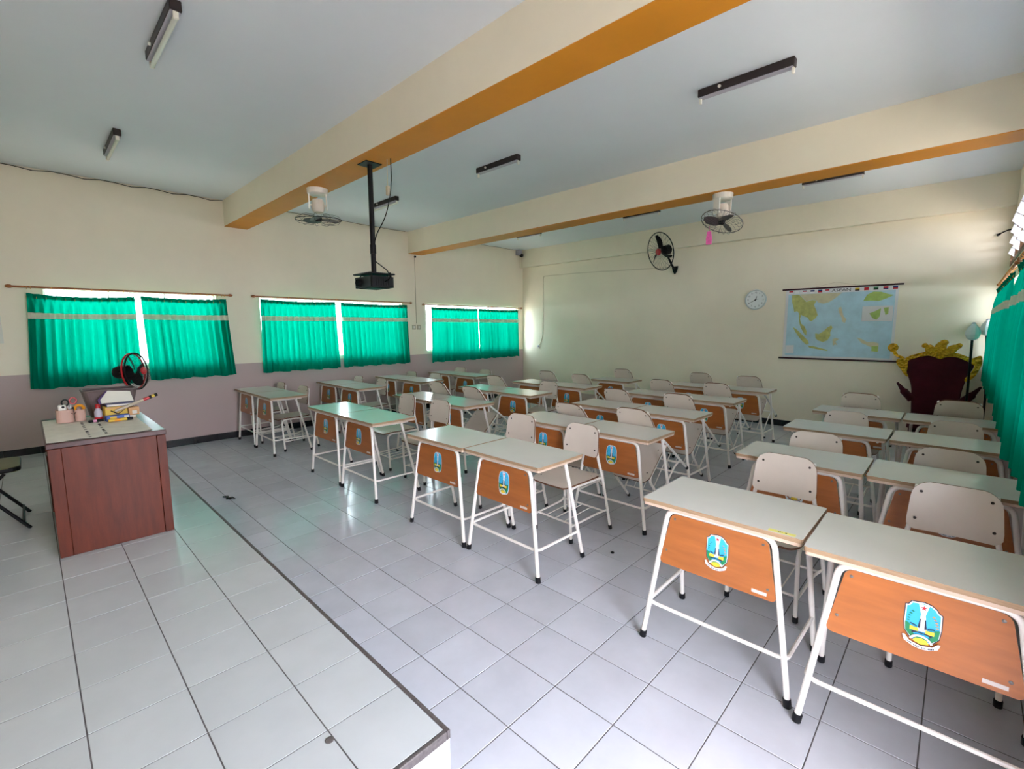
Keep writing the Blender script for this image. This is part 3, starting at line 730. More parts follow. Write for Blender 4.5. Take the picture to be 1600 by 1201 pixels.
# chairs: 'u' upright (distance of the front feet behind the desk front), 't' tipped forward against the desk
CH = {(0, 0): ('u', .16, 'u', .20), (0, 1): ('u', .20, 'u', .22), (0, 2): ('u', .18, 'u', .20), (0, 3): ('u', .2, 'u', .2),
      (1, 0): ('u', .65, 'u', .62), (1, 1): ('t', 0, 't', 0), (1, 2): ('t', 0, 'u', .52), (1, 3): ('t', 0, 't', 0), (1, 4): (None, 0, 't', 0),
      (2, 0): ('u', .60, 'u', .61), (2, 1): ('t', 0, 't', 0), (2, 2): ('t', 0, 't', 0), (2, 3): ('t', 0, 't', 0), (2, 4): ('t', 0, 't', 0),
      (3, 0): ('u', .69, 'u', .62), (3, 1): ('u', .34, 'u', .33), (3, 2): ('u', .36, 'u', .36), (3, 3): ('t', 0, 't', 0)}
CHX = {(1, 0, 0): 0.09, (1, 0, 1): 0.07, (1, 2, 1): -0.05, (2, 0, 1): -0.02, (2, 0, 0): 0.05, (3, 0, 0): 0.03, (3, 0, 1): 0.085}
TH = math.radians(41)
for (c, rw), (ka, da, kb, db) in CH.items():
    x0, y = DESKS[c, rw]; last = {0: 3, 1: 4, 2: 4, 3: 3}[c]
    for h, k, d in ((0, ka, da), (1, kb, db)):
        if k is None: continue
        tall = k == 't'
        o = protoC[tall] if not usedC.get(tall) else copy_tree(protoC[tall]); usedC[tall] = True
        X = x0 + 0.353 + 0.709 * h + CHX.get((c, rw, h), rj.uniform(-0.02, 0.02))
        if k == 'u': o.location = (X, y + d, 0); o.rotation_euler = (0, 0, rj.uniform(-0.05, 0.05))
        else:
            low = (c, rw, h) == (2, 1, 0)                # one chair has slid down further than the rest
            o.location = (X, y + 0.46 + (0.312 if low else 0.235) + rj.uniform(-0.01, 0.01), 0.004); o.rotation_euler = (TH + (0.095 if low else rj.uniform(-0.02, 0.02)), 0, rj.uniform(-0.02, 0.02))
        st = 'tipped against' if k == 't' else ('pulled back from' if d > 0.45 else 'tucked under')
        if (c, rw) == (1, 4): lab = 'cream chair tipped against the lone desk at the back of the second column'
        else: lab = 'cream chair %s %s-row %s desk, %s' % (st, 'rear' if rw == last else ROWN[rw], ('left', 'right')[h], COLN[c])
        tag(o, lab, 'chair', 'cream school chairs at the desks')
# small printed yellow sticker on the nearest full desk
stk = B('sticker_yellow').box(-0.05, 0.05, -0.012, 0.012, 0, 0.0006).build('label_sticker', desk_of[3, 0, 0], loc=(0.27, 0.022, 0.7502))
mk = MB().use('ink_black')
for x, w in ((-0.012, 0.003), (-0.006, 0.004), (0.001, 0.003), (0.016, 0.006)): mk.box(x - w / 2, x + w / 2, -0.004, 0.004, 0.0006, 0.0008)
mk.build('printed_mark', stk, 'stuff')

# ------------------------------------------------------------------ ceiling lights
def tube_light(label, x0, x1, y, tube):
    L_ = x1 - x0; r = thing('tube_light', label, 'ceiling light', ((x0 + x1) / 2, y, ZC), group='fluorescent tube fittings on the ceiling'); h = L_ / 2
    B('housing_brown').bevel_box(-h, h, -0.03, 0.03, -0.058, 0.0, 0.004).build('housing', r)
    B('tray_grey').bevel_box(-h + 0.01, h - 0.01, -0.027, 0.027, -0.064, -0.058, 0.002).build('tray', r)
    for s in (-1, 1):
        B('white_plastic').bevel_box(s * (h - 0.012) - 0.008, s * (h - 0.012) + 0.008, -0.014, 0.014, -0.10, -0.06, 0.004).build('tube_holder', r)
    B('white_plastic').lathe([(0, 0.0), (0.011, 0.0), (0.011, 0.012), (0, 0.014)], 12, align((-h * 0.5, -0.03, -0.03), (0, -1, 0))).build('starter', r)
    if tube: B('tube_glass').tube([(-h + 0.02, 0, -0.088), (h - 0.02, 0, -0.088)], 0.014, 12).build('tube', r)
tube_light('tube light nearest the camera over the teaching platform', 3.69, 4.42, -0.465, True)
tube_light('tube light over the platform near the left wall', 1.27, 2.02, -0.462, True)
tube_light('dark tube fitting without a tube, right of the projector pole, nearest the right wall', 6.09, 6.75, 2.605, False)
tube_light('dark tube fitting without a tube just right of the projector pole', 3.54, 4.19, 2.58, False)
tube_light('tube light partly hidden behind the projector pole', 1.30, 1.93, 2.53, True)
tube_light('rear tube fitting nearest the right wall, just beyond the second beam', 6.11, 6.74, 5.76, False)
tube_light('middle one of the rear tube fittings peeking under the second beam', 3.58, 4.21, 5.73, False)
tube_light('rear tube light in the corner near the security camera', 1.23, 1.84, 5.70, False)

# ------------------------------------------------------------------ projector on its pole
PXY = (3.775, 1.065)
pr = thing('ceiling_projector', 'black projector hanging on a long pole from the nearer beam', 'projector', (PXY[0], PXY[1], 3.06))
B('black_metal').bevel_box(-0.08, 0.08, -0.08, 0.08, -0.008, 0, 0.003).build('ceiling_plate', pr)
B('black_metal').tube([(0, 0, -0.005), (0, 0, -0.97)], 0.0225, 14).build('pole', pr)
B('black_metal').tube([(0.0, 0, -0.70), (0, 0, -0.78)], 0.027, 14).build('pole_clamp', pr)
B('black_metal').bevel_box(-0.15, 0.15, -0.13, 0.13, -0.975, -0.962, 0.004, Matrix.Rotation(0.0, 4, 'Z')).build('mount_plate', pr)
for x, y in ((-0.1, -0.08), (0.1, -0.08), (-0.1, 0.08), (0.1, 0.08)): B('black_metal').tube([(x, y, -0.972), (x, y, -1.0)], 0.006, 8).build('mount_post', pr)
bd = B('black_plastic').prism(rrect(-0.155, 0.155, -0.115, 0.115, 0.02, 4), -1.09, -0.995, 'z').build('body', pr)
B('black_metal').lathe([(0.036, 0), (0.036, 0.02), (0.03, 0.024), (0.028, 0.012), (0, 0.008)], 20, align((-0.07, -0.115, -1.045), (0, -1, 0))).build('lens', bd)
for k in range(6): B('black_metal').box(0.156, 0.158, -0.07 + 0.024 * k, -0.057 + 0.024 * k, -1.075, -1.01).build('vent_slot', bd)
B('black_metal').bevel_box(-0.12, 0.12, -0.09, 0.09, -1.096, -1.09, 0.002).build('base_plate', bd)
tag(B('black_plastic').tube(fillet([(4.03, 1.12, 3.06), (4.035, 1.12, 2.84), (3.98, 1.09, 2.58), (3.81, 1.065, 2.42), (3.80, 1.062, 2.25)], 0.2, 6), 0.0045, 7).build('signal_cable'), 'thin black cable hanging from the beam beside the projector pole', 'cable')
c2 = tag(B('black_plastic').tube(fillet([(3.80, 1.07, 2.21), (3.98, 1.085, 2.11), (4.02, 1.085, 2.04), (3.935, 1.08, 2.02)], 0.05, 6), 0.0045, 7).build('power_lead'), 'short black lead curling into the projector side', 'cable')
B('black_plastic').tube([(4.008, 1.085, 2.09), (4.022, 1.085, 2.05)], 0.010, 8).build('ferrite', c2)
ps = thing('plug_socket', 'small beige socket dangling on a wire under the nearer beam', 'socket', (3.985, 1.11, 2.80))
B('cable_white').bevel_box(-0.018, 0.018, -0.012, 0.012, -0.04, 0.04, 0.004).build('body', ps)
B('cable_white').tube([(0, 0, 0.04), (0.004, 0, 0.26)], 0.003, 6).build('wire', ps)

# ------------------------------------------------------------------ fans
def blade(mb, r0, r1, w0, w1, pitch, ang, bend=0.0, M=None):
    rows = []
    for k in range(6):
        t = k / 5; r = r0 + (r1 - r0) * t; w = (w0 + (w1 - w0) * math.sin(PI * min(1, 0.15 + t * 0.8))) * (1 if t < 0.99 else 0.6)
        row = []
        for j in range(5):
            u = (j / 4 - 0.5) * w; z = u * pitch
            a = ang + bend * t + u / max(r, 0.02) * 0.9
            p = Vector((r * math.cos(a), r * math.sin(a), z)); q = Vector((p.x, p.y, z - 0.003))
            row.append((M @ p, M @ q) if M else (p, q))
        rows.append(row)
    mb.plate(rows)
def fan_cage(mb, R, d, M, nw, rw=0.0016, hub=0.05, rings=()):
    """radial wire cage around local z, front at +d, back at -d"""
    for k in range(nw):
        a = 2 * PI * k / nw; pts = []
        for t in [q / 8 for q in range(9)]:
            th = -PI / 2 + PI * t
            rr = hub + (R - hub) * math.cos(th) ** 0.6 if 0 < t < 1 else hub
            pts.append(M @ Vector((rr * math.cos(a), rr * math.sin(a), d * math.sin(th))))
        mb.tube(pts, rw, 4, caps=False)
def orbit_fan(label, x, y, zb, tilt_axis, rz, wire, bl, zoff=-0.31, R=0.25, nw=16, blades=3):
    r = thing('ceiling_fan', label, 'fan', (x, y, zb), (0, 0, rz), group='orbiting fans under the beams')
    B('white_plastic').lathe([(0.105, 0), (0.10, -0.05), (0.085, -0.06), (0, -0.062)][::-1], 20).build('canopy', r)
    for s in (-1, 1): B('white_plastic').plate([[((s * 0.085 - 0.006, -0.04, z), (s * (0.085 - 0.02 * 0) + 0.006, -0.04, z)), ((s * 0.085 - 0.006, 0.04, z), (s * 0.085 + 0.006, 0.04, z))] for z in (-0.03, -0.10, -0.18, -0.21)]).build('yoke_arm', r)
    B('aged_white').lathe([(0.0, -0.10), (0.05, -0.105), (0.062, -0.13), (0.065, -0.20), (0.05, -0.235), (0.02, -0.245)][::-1], 18).build('motor', r)
    B('white_plastic').tube([(-0.09, 0, -0.165), (0.09, 0, -0.165)], 0.010, 8).build('pivot', r)
    M = align((0, 0, zoff), Matrix.Rotation(-rz, 3, 'Z') @ Vector(tilt_axis))
    cg = MB().use(wire); fan_cage(cg, R, 0.05, M, nw); cg.build('wire_cage', r, 'stuff')
    B(wire).tube([M @ Vector(q) for q in ring((0, 0, 0), R, (0, 0, 1), 36)], 0.0042, 6, closed=True).build('rim', r)
    B('black_plastic').lathe([(0, 0.03), (0.03, 0.028), (0.038, 0.0), (0.03, -0.02)][::-1], 14, M).build('hub', r)
    for k in range(blades):
        mb = MB().use(bl); blade(mb, 0.035, R * 0.88, 0.06, 0.12, 0.35, 2 * PI * k / blades + 0.4, 0.25, M); mb.build('blade', r)
    return r
f1 = orbit_fan('white orbit fan with open wire cage under the nearer beam', 2.70, 1.06, 3.06, (0.05, -0.05, 1), 1.15, 'black_metal', 'fan_blade', R=0.23, nw=9)
f2 = orbit_fan('white orbit fan with grey caged blades under the farther beam', 5.74, 4.13, 3.0144, (0.13, 0.42, 0.93), 1.2, 'grey_wire', 'fan_blade', zoff=-0.285, R=0.215, nw=22)
B('black_plastic').tube(fillet([(0.09, 0.0, -0.03), (0.15, 0.02, -0.05), (0.15, 0.02, -0.12), (0.08, 0, -0.15)], 0.05, 5), 0.004, 6).build('cord', f2)
pk = thing('paper_tassel', 'pink folded paper tassel hanging from the farther orbit fan', 'decoration', (5.61, 4.13, 2.505))
B('pink_paper').prism([(-0.028, 0), (0.028, 0), (0.032, 0.06), (0.018, 0.14), (-0.018, 0.14), (-0.03, 0.07)], -0.008, 0.008, 'y').build('ribbon', pk)
B('pink_paper').prism([(-0.012, 0.10), (0.03, 0.02), (0.026, 0.012), (-0.02, 0.09)], -0.016, -0.009, 'y').build('fold', pk)
B('pink_paper').tube([(0, 0, 0.14), (0.0, 0, 0.20)], 0.002, 5).build('thread', pk)

wfan = thing('wall_fan', 'black wall fan with a red hub on the back wall', 'fan', (3.81, YB, 2.64))
B('black_metal').prism([(-0.055, 0.07), (0.055, 0.07), (0.035, -0.02), (0, -0.07), (-0.035, -0.02)], -0.035, 0.0, 'y').build('wall_bracket', wfan)
B('black_metal').tube(fillet([(0, -0.02, 0.03), (0, -0.12, 0.06), (-0.02, -0.2, 0.16), (-0.04, -0.26, 0.25)], 0.08, 5), 0.018, 10).build('arm', wfan)
Mw = align((-0.085, -0.44, 0.30), (-0.40, -0.92, -0.26))
B('black_metal').lathe([(0.0, -0.22), (0.06, -0.215), (0.085, -0.19), (0.085, -0.08), (0.06, -0.06), (0.02, -0.05)], 18, Mw).build('motor', wfan)
B('black_metal').tube([Mw @ Vector(q) for q in ring((0, 0, 0), 0.33, (0, 0, 1), 44)], 0.0085, 6, closed=True).build('rim', wfan)
cg = MB().use('black_metal'); fan_cage(cg, 0.33, 0.06, Mw, 26, 0.0013, 0.06); cg.build('wire_cage', wfan, 'stuff')
B('red_plastic').lathe([(0, 0.075), (0.045, 0.072), (0.06, 0.055), (0.055, 0.035)][::-1], 18, Mw).build('hub_badge', wfan)
for k in range(3):
    mb = MB().use('black_plastic'); blade(mb, 0.05, 0.29, 0.05, 0.085, 0.6, 2 * PI * k / 3 + 1.2, 0.5, Mw); mb.build('blade', wfan)

# pedestal fan behind the teacher desk
sf = thing('pedestal_fan', 'black and red pedestal fan behind the teacher desk', 'fan', (2.28, -0.60, ZD))
B('black_plastic').lathe([(0, 0.05), (0.03, 0.045), (0.05, 0.03), (0.19, 0.018), (0.2, 0.0)][::-1], 24).build('base', sf)
B('black_metal').tube([(0, 0, 0.04), (0, 0, 0.98)], 0.014, 10).build('pole', sf)
Ms = align((0.0, 0.06, 1.055), (0.60, 0.80, 0.06))
B('black_plastic').lathe([(0, -0.17), (0.045, -0.165), (0.06, -0.13), (0.06, -0.05), (0.04, -0.035)], 16, Ms).build('motor', sf)
B('black_plastic').tube([(0, 0, 0.96), (0, 0.01, 1.02)], 0.022, 10).build('neck', sf)
for d, mm in ((-0.012, 'red_plastic'), (0.012, 'black_plastic')):
    B(mm).tube([Ms @ Vector(q) for q in ring((0, 0, d), 0.165, (0, 0, 1), 32)], 0.007, 6, closed=True).build('rim', sf)
cg = MB().use('black_metal'); fan_cage(cg, 0.165, 0.07, Ms, 30, 0.0012, 0.03); cg.build('wire_cage', sf, 'stuff')
B('red_plastic').lathe([(0, 0.085), (0.03, 0.082), (0.035, 0.07), (0.03, 0.06)][::-1], 14, Ms).build('hub_badge', sf)
for k in range(4):
    mb = MB().use('black_plastic'); blade(mb, 0.03, 0.145, 0.05, 0.10, 0.4, PI / 2 * k, 0.4, Ms); mb.build('blade', sf)

# ------------------------------------------------------------------ clock, map, wall bits
ck = thing('wall_clock', 'round white wall clock on the back wall', 'clock', (5.213, YB - 0.001, 2.042))
Mc = align((0, 0, 0), (0, -1, 0))
B('clock_rim').lathe([(0.163, 0.0), (0.165, 0.02), (0.158, 0.034), (0.148, 0.034), (0.144, 0.0185)], 40, Mc, False).build('rim', ck)
fc = B('clock_face').lathe([(0.147, 0.0), (0.147, 0.018), (0, 0.018)], 40, Mc).build('face', ck)
for k in range(12):
    a = PI / 2 - 2 * PI * (k + 1) / 12
    me = text_mesh(str(k + 1), 0.036, 'ink_black', 0.0003)
    o = obj('numeral', me, fc, loc=(0.115 * math.cos(a), -0.0187, 0.115 * math.sin(a))); o.rotation_euler = (PI / 2, 0, 0)
def hand(name, ang, ln, w, y):
    a = PI / 2 - ang; d = Vector((math.cos(a), 0, math.sin(a))); n = Vector((-d.z, 0, d.x))
    pts = [(-d * 0.02 + n * w), (d * ln + n * w * 0.4), (d * ln - n * w * 0.4), (-d * 0.02 - n * w)]
    B('ink_black').prism([(p.x, p.z) for p in pts], y - 0.001, y, 'y').build(name, ck)
hand('hour_hand', 2 * PI * 0.6 / 12, 0.06, 0.008, -0.021); hand('minute_hand', 2 * PI * 40 / 60, 0.095, 0.005, -0.0225); hand('second_hand', 2 * PI * 13 / 60, 0.06, 0.002, -0.024)
B('ink_black').lathe([(0.009, 0.018), (0.009, 0.026), (0, 0.027)], 12, Mc).build('hand_cap', ck)

MW0, MW1, MZ0, MZ1 = 5.655, 7.035, 1.115, 2.165
mp_ = thing('hanging_map', 'large ASEAN wall map with flags hanging on the back wall', 'map', (MW0, YB - 0.012, MZ0))
MWd, MHt = MW1 - MW0, MZ1 - MZ0
sh = B('map_paper').box(0, MWd, -0.0015, 0, 0, MHt).build('sheet', mp_)
B('map_dowel').tube([(-0.05, -0.004, MHt + 0.008), (MWd + 0.05, -0.004, MHt + 0.008)], 0.0125, 10).build('top_dowel', mp_)
B('map_dowel').tube([(-0.05, -0.004, -0.008), (MWd + 0.05, -0.004, -0.008)], 0.0125, 10).build('bottom_dowel', mp_)
B('cable_white').tube([(MWd * 0.24, -0.004, MHt + 0.015), (MWd * 0.47, 0.006, MHt + 0.085), (MWd * 0.70, -0.004, MHt + 0.015)], 0.002, 5).build('hanging_string', mp_)
def mq(x, y):                                            # print coordinates measured on the sheet -> sheet
    return ((x - 440) / (1415 - 440) * MWd, (1 - (y - 182) / (790 - 182)) * MHt)
def mpoly(name, m_, pts, lay): B(m_).prism([mq(*q) for q in pts], -0.0016 - 0.0004 * lay, -0.0015 - 0.0004 * (lay - 1), 'y').build(name, sh)
mpoly('sea_print', 'map_sea', [(466, 222), (1392, 222), (1392, 772), (466, 772)], 1)
mpoly('mainland_print', 'map_land', [(500, 226), (570, 226), (610, 262), (640, 290), (700, 275), (735, 285), (715, 320), (740, 370), (755, 410), (735, 440), (700, 465), (680, 455), (665, 430), (630, 420), (600, 405), (592, 440), (602, 480), (640, 508), (662, 550), (662, 590), (640, 572), (612, 530), (592, 490), (582, 440), (578, 392), (560, 370), (532, 378), (520, 330), (505, 290)], 2)
mpoly('china_print', 'map_land_pale', [(574, 223), (960, 223), (900, 270), (850, 300), (800, 312), (750, 300), (735, 282), (700, 272), (640, 286), (606, 255)], 3)
mpoly('sumatra_print', 'map_land', [(528, 512), (560, 530), (600, 562), (642, 600), (682, 635), (692, 662), (670, 672), (630, 642), (590, 600), (552, 552)], 4)
mpoly('java_print', 'map_land', [(680, 678), (740, 684), (800, 698), (872, 714), (862, 722), (780, 710), (700, 697)], 5)
mpoly('borneo_print', 'map_land', [(745, 570), (780, 575), (820, 550), (850, 520), (885, 500), (897, 520), (880, 560), (885, 590), (860, 630), (820, 646), (775, 632), (750, 610)], 6)
mpoly('sulawesi_print', 'map_land_pale', [(905, 622), (930, 608), (962, 618), (932, 640), (952, 672), (932, 664), (912, 678)], 7)
mpoly('luzon_print', 'map_land_pale', [(935, 352), (960, 344), (972, 382), (985, 420), (1012, 450), (1002, 482), (980, 470), (968, 430), (945, 392)], 8)
mpoly('papua_print', 'map_land_pale', [(1112, 604), (1150, 614), (1200, 640), (1250, 638), (1296, 650), (1296, 720), (1240, 716), (1252, 690), (1200, 666), (1158, 650)], 9)
mpoly('papua_lowland_print', 'map_inset_green', [(1240, 672), (1294, 672), (1294, 718), (1242, 714)], 10)
mpoly('inset_print', 'map_sea', [(1130, 226), (1390, 226), (1390, 325), (1130, 325)], 11)
mpoly('inset_land_print', 'map_inset_green', [(1142, 300), (1170, 250), (1220, 228), (1280, 232), (1330, 250), (1380, 262), (1330, 285), (1270, 305), (1200, 300)], 12)
mpoly('inset_print', 'map_paper', [(1140, 345), (1386, 345), (1386, 470), (1140, 470)], 13)
mpoly('inset_land_print', 'map_inset_green', [(1200, 405), (1250, 385), (1290, 365), (1285, 430), (1262, 458), (1230, 445)], 14)
mpoly('inset_land_print', 'map_inset_green', [(1310, 362), (1350, 358), (1350, 410), (1330, 420)], 15)
mpoly('legend_print', 'map_paper', [(470, 680), (550, 676), (550, 748), (470, 752)], 16)
flags = [(490, [('flag_red', .5), ('flag_white', .5)]), (548, [('flag_white', 1)]), (620, [('flag_blue', .3), ('flag_red', .2), ('flag_white', .5)]), (692, [('flag_blue', .6), ('flag_white', .4)]), (762, [('flag_blue', .5), ('flag_red', .5)]), (826, [('flag_red', .5), ('flag_white', .5)]),
         (1085, [('flag_yellow', .6), ('ink_black', .4)]), (1160, [('flag_red', 1)]), (1236, [('flag_green', .5), ('ink_black', .5)]), (1314, [('flag_red', .6), ('flag_blue', .4)]), (1388, [('flag_blue', .5), ('flag_red', .5)])]
for x, bands in flags:
    y = 190.0
    fg = None
    for m_, hgt in bands:
        mpoly('flag_print', m_, [(x - 19, y), (x + 19, y), (x + 19, y + 24 * hgt), (x - 19, y + 24 * hgt)], 1); y += 24 * hgt
o = obj('title_print', text_mesh('ASEAN', 0.062, 'ink_black', 0.0003), sh, loc=(*[mq(950, 202)[0]], -0.0022, mq(950, 202)[1])); o.rotation_euler = (PI / 2, 0, 0); o.scale = (1.25, 1, 1)

po = thing('wall_poster', 'pale poster with purple heading at the left frame edge', 'poster', (0.002, -1.84, 1.46))
ps_ = B('paper_white').box(0, 0.002, 0, 0.46, 0, 0.56).build('sheet', po)
for (a, b, z0, z1, m_) in ((0.03, 0.45, 0.50, 0.545, 'poster_purple'), (0.05, 0.44, 0.40, 0.47, 'poster_purple'), (0.05, 0.45, 0.30, 0.38, 'poster_pink'), (0.05, 0.45, 0.24, 0.29, 'poster_blue'), (0.04, 0.45, 0.21, 0.235, 'flag_red'), (0.05, 0.44, 0.17, 0.19, 'poster_blue')):
    B(m_).box(0.002, 0.0028, a, b, z0, z1).build('print_block', ps_)
tag(B('black_metal').tube([(0.012, y, ZC - 0.012 - (0.012 if k % 3 == 1 else 0) - 0.006 * math.sin(k * 2.1)) for k, y in enumerate([-2.0 + 0.145 * q for q in range(21)])], 0.0045, 6).build('ceiling_wire'), 'dark wire sagging along the ceiling edge above the curtained wall', 'wire')
tag(B('black_metal').tube([(0.012, y, ZC - 0.01 - 0.005 * math.sin(k * 1.7)) for k, y in enumerate([1.22 + 0.15 * q for q in range(19)])], 0.003, 6).build('ceiling_wire'), 'thin wire along the left ceiling edge between the two beams', 'wire')
tag(B('black_metal').tube([(0.012, y, ZC - 0.01 - 0.005 * math.sin(k * 1.7)) for k, y in enumerate([4.30 + 0.15 * q for q in range(18)])], 0.003, 6).build('ceiling_wire'), 'thin wire along the left ceiling edge behind the farther beam', 'wire')
# wiring beside the farther beam: sensor, conduit, switches
cd = thing('wire_conduit', 'thin pale conduit dropping from the farther beam to the switches', 'conduit', (0.006, 4.115, 1.70))
B('cable_white').tube([(0, 0, 0), (0, 0.0, 1.29)], 0.006, 6).build('pipe', cd)
B('black_plastic').lathe([(0.012, 0), (0.022, 0.012), (0.018, 0.035), (0, 0.04)], 12, align((0.0, 0, 1.27), (1, 0, 0))).build('junction', cd)
for k, y in enumerate((4.055, 4.17)):
    sw = thing('light_switch', ['beige light switch left of its twin by the back corner window', 'beige light switch right of its twin by the back corner window'][k], 'switch', (0.0, y, 1.63), group='light switches')
    B('cable_white').bevel_box(0, 0.012, -0.042, 0.042, -0.045, 0.045, 0.004).build('plate', sw)
    B('white_plastic').bevel_box(0.012, 0.017, -0.016, 0.016, -0.02, 0.02, 0.002).build('rocker', sw)
cc = thing('security_camera', 'small grey and black security camera in the back left ceiling corner', 'camera', (0.06, YB - 0.16, 3.36))
B('tray_grey').bevel_box(-0.055, 0.05, -0.10, 0.03, -0.06, 0.05, 0.008).build('bracket_box', cc)
B('black_plastic').lathe([(0, 0.06), (0.03, 0.052), (0.045, 0.03), (0.045, 0.0), (0.03, -0.02)][::-1], 16, align((0.03, 0.02, -0.055), (0.5, -0.75, -0.4))).build('lens_dome', cc)
B('cable_white').tube([(0.02, 0.04, -0.09), (0.02, 0.05, -0.34)], 0.005, 6).build('cable', cc)
bc = thing('wall_cable', 'thin cable along the back wall down to the socket near the left corner', 'cable', (0, YB - 0.006, 0))
B('cable_white').tube(fillet([(3.72, 0, 2.70), (1.7, 0, 2.775), (0.645, 0, 2.785), (0.63, 0, 1.40), (0.56, -0.005, 1.22), (0.52, -0.004, 1.19)], 0.05, 4), 0.0055, 6).build('run', bc)
so = thing('wall_socket', 'small socket on the back wall near the left corner', 'socket', (0.50, YB, 1.165))
B('white_plastic').bevel_box(-0.04, 0.04, -0.014, 0, -0.04, 0.04, 0.004).build('plate', so)
B('tray_grey').lathe([(0.02, 0.0), (0.022, 0.012), (0.012, 0.03), (0, 0.032)], 12, align((0.015, -0.012, 0.012), (0, -1, 0))).build('plug', so)
tw = thing('hanging_bracket', 'short dark bracket arm sticking out high in the back right corner', 'bracket', (XR, YB - 0.10, 2.745))
B('black_metal').tube(fillet([(0, 0, 0), (-0.06, 0.03, -0.005), (-0.135, 0.06, -0.045)], 0.05, 4), 0.008, 7).build('arm', tw)
B('black_metal').tube([(-0.115, 0.055, -0.037), (-0.142, 0.062, -0.05)], 0.014, 8).build('tip', tw)

# ------------------------------------------------------------------ throne and lamps in the back right corner
YT = 6.98
tr = thing('throne_backdrop', 'maroon throne-shaped stand with gold foil crest in the corner', 'throne', (7.53, YT, 0))
def smooth(pts, n=4):
    out = []; m_ = len(pts)
    for i in range(m_):
        p0, p1, p2, p3 = [Vector(pts[(i + k - 1) % m_]) for k in range(4)]
        for k in range(n):
            t = k / n
            out.append(0.5 * ((2 * p1) + (p2 - p0) * t + (2 * p0 - 5 * p1 + 4 * p2 - p3) * t * t + (3 * p1 - p0 - 3 * p2 + p3) * t ** 3))
    return [(q.x, q.y) for q in out]
back = [(-0.23, 0.0), (-0.23, 0.30), (-0.245, 0.62), (-0.26, 0.80), (-0.315, 0.98), (-0.345, 1.12), (-0.30, 1.17), (-0.14, 1.235), (-0.06, 1.225), (0.005, 1.20), (0.08, 1.225), (0.16, 1.22), (0.27, 1.16), (0.32, 1.10),
        (0.27, 0.95), (0.235, 0.78), (0.225, 0.62), (0.22, 0.30), (0.22, 0.0)]
bp_ = B('maroon_velvet').prism(smooth(back), -0.04, 0.04, 'y').build('backrest', tr)
bv = bp_.modifiers.new('soft', 'BEVEL'); bv.width = 0.015; bv.segments = 2; bv.limit_method = 'ANGLE'
B('maroon_velvet').prism(rrect(-0.25, 0.25, -0.42, -0.04, 0.05, 4), 0.30, 0.45, 'z').build('seat', tr)
for s, m_ in ((-1, 'maroon_velvet'), (1, 'maroon_velvet')):
    B(m_).tube(fillet([(s * 0.24, -0.03, 0.63), (s * 0.31, -0.06, 0.71), (s * 0.40, -0.08, 0.845)], 0.08, 5), [0.05] + [0.045] * 5 + [0.03, 0.012], 10).build('arm', tr)
    for y in (-0.38,): B('maroon_velvet').tube([(s * 0.2, y, 0.30), (s * 0.21, y - 0.01, 0.0)], [0.03, 0.022], 10).build('leg', tr)
def foil(name, pts, y0, y1):
    o = B('gold_foil').prism(smooth(pts, 4), y0, y1, 'y').build(name, tr)
    b = o.modifiers.new('soft', 'BEVEL'); b.width = 0.012; b.segments = 2; b.limit_method = 'ANGLE'
foil('gold_trim', [(-0.36, 1.14), (-0.30, 1.205), (-0.14, 1.265), (-0.06, 1.26), (0.0, 1.235), (0.08, 1.262), (0.17, 1.25), (0.28, 1.20), (0.33, 1.16), (0.33, 1.10), (0.27, 1.145), (0.16, 1.20), (0.06, 1.20), (0.0, 1.175), (-0.06, 1.20), (-0.14, 1.212), (-0.30, 1.15), (-0.31, 1.10)], -0.055, -0.038)
foil('gold_wing', [(-0.42, 1.16), (-0.34, 1.16), (-0.31, 1.08), (-0.315, 0.99), (-0.295, 0.93), (-0.33, 0.945), (-0.385, 1.03), (-0.43, 1.10)], -0.06, -0.03)
foil('gold_wing', [(0.37, 1.23), (0.31, 1.20), (0.26, 1.17), (0.32, 1.12), (0.30, 1.02), (0.25, 0.94), (0.26, 0.90), (0.33, 0.96), (0.37, 1.06), (0.39, 1.15)], -0.06, -0.03)
for (cx, cz, w, h, a) in ((0.0, 1.31, 0.075, 0.125, 0.0), (-0.10, 1.30, 0.06, 0.085, 0.55), (0.11, 1.30, 0.06, 0.09, -0.55), (-0.04, 1.26, 0.06, 0.06, 0.9), (0.06, 1.26, 0.06, 0.06, -0.9), (0.165, 1.345, 0.04, 0.05, -0.3), (-0.155, 1.345, 0.04, 0.045, 0.3), (0.03, 1.385, 0.05, 0.05, -0.5)):
    M = Matrix.Translation((cx, -0.055, cz)) @ Matrix.Rotation(-a, 4, 'Y')
    me = MB().use('gold_foil')
    vs = []; F = []; n = 12
    for i in range(7):
        th = PI * i / 6
        for k in range(n):
            ph = 2 * PI * k / n; rr = math.sin(th) * (1 + 0.22 * math.cos(3 * ph + i))
            vs.append(M @ Vector((w * 0.8 * rr * math.cos(ph), 0.032 * rr * math.sin(ph), h * 0.74 * math.cos(th))))
    for i in range(6):
        for k in range(n): F.append((i * n + k, i * n + (k + 1) % n, (i + 1) * n + (k + 1) % n, (i + 1) * n + k))
    me.add(vs, F).build('gold_leaf', tr)
B('gold_foil').lathe([(0, 0.018), (0.04, 0.014), (0.058, 0.0), (0.05, -0.012), (0, -0.014)][::-1], 20, align((-0.48, -0.05, 1.31), (0, -1, 0))).build('gold_disc', tr)
foil('gold_stem', [(-0.45, 1.275), (-0.42, 1.22), (-0.36, 1.19), (-0.35, 1.16), (-0.40, 1.17), (-0.46, 1.21), (-0.48, 1.26)], -0.058, -0.04)
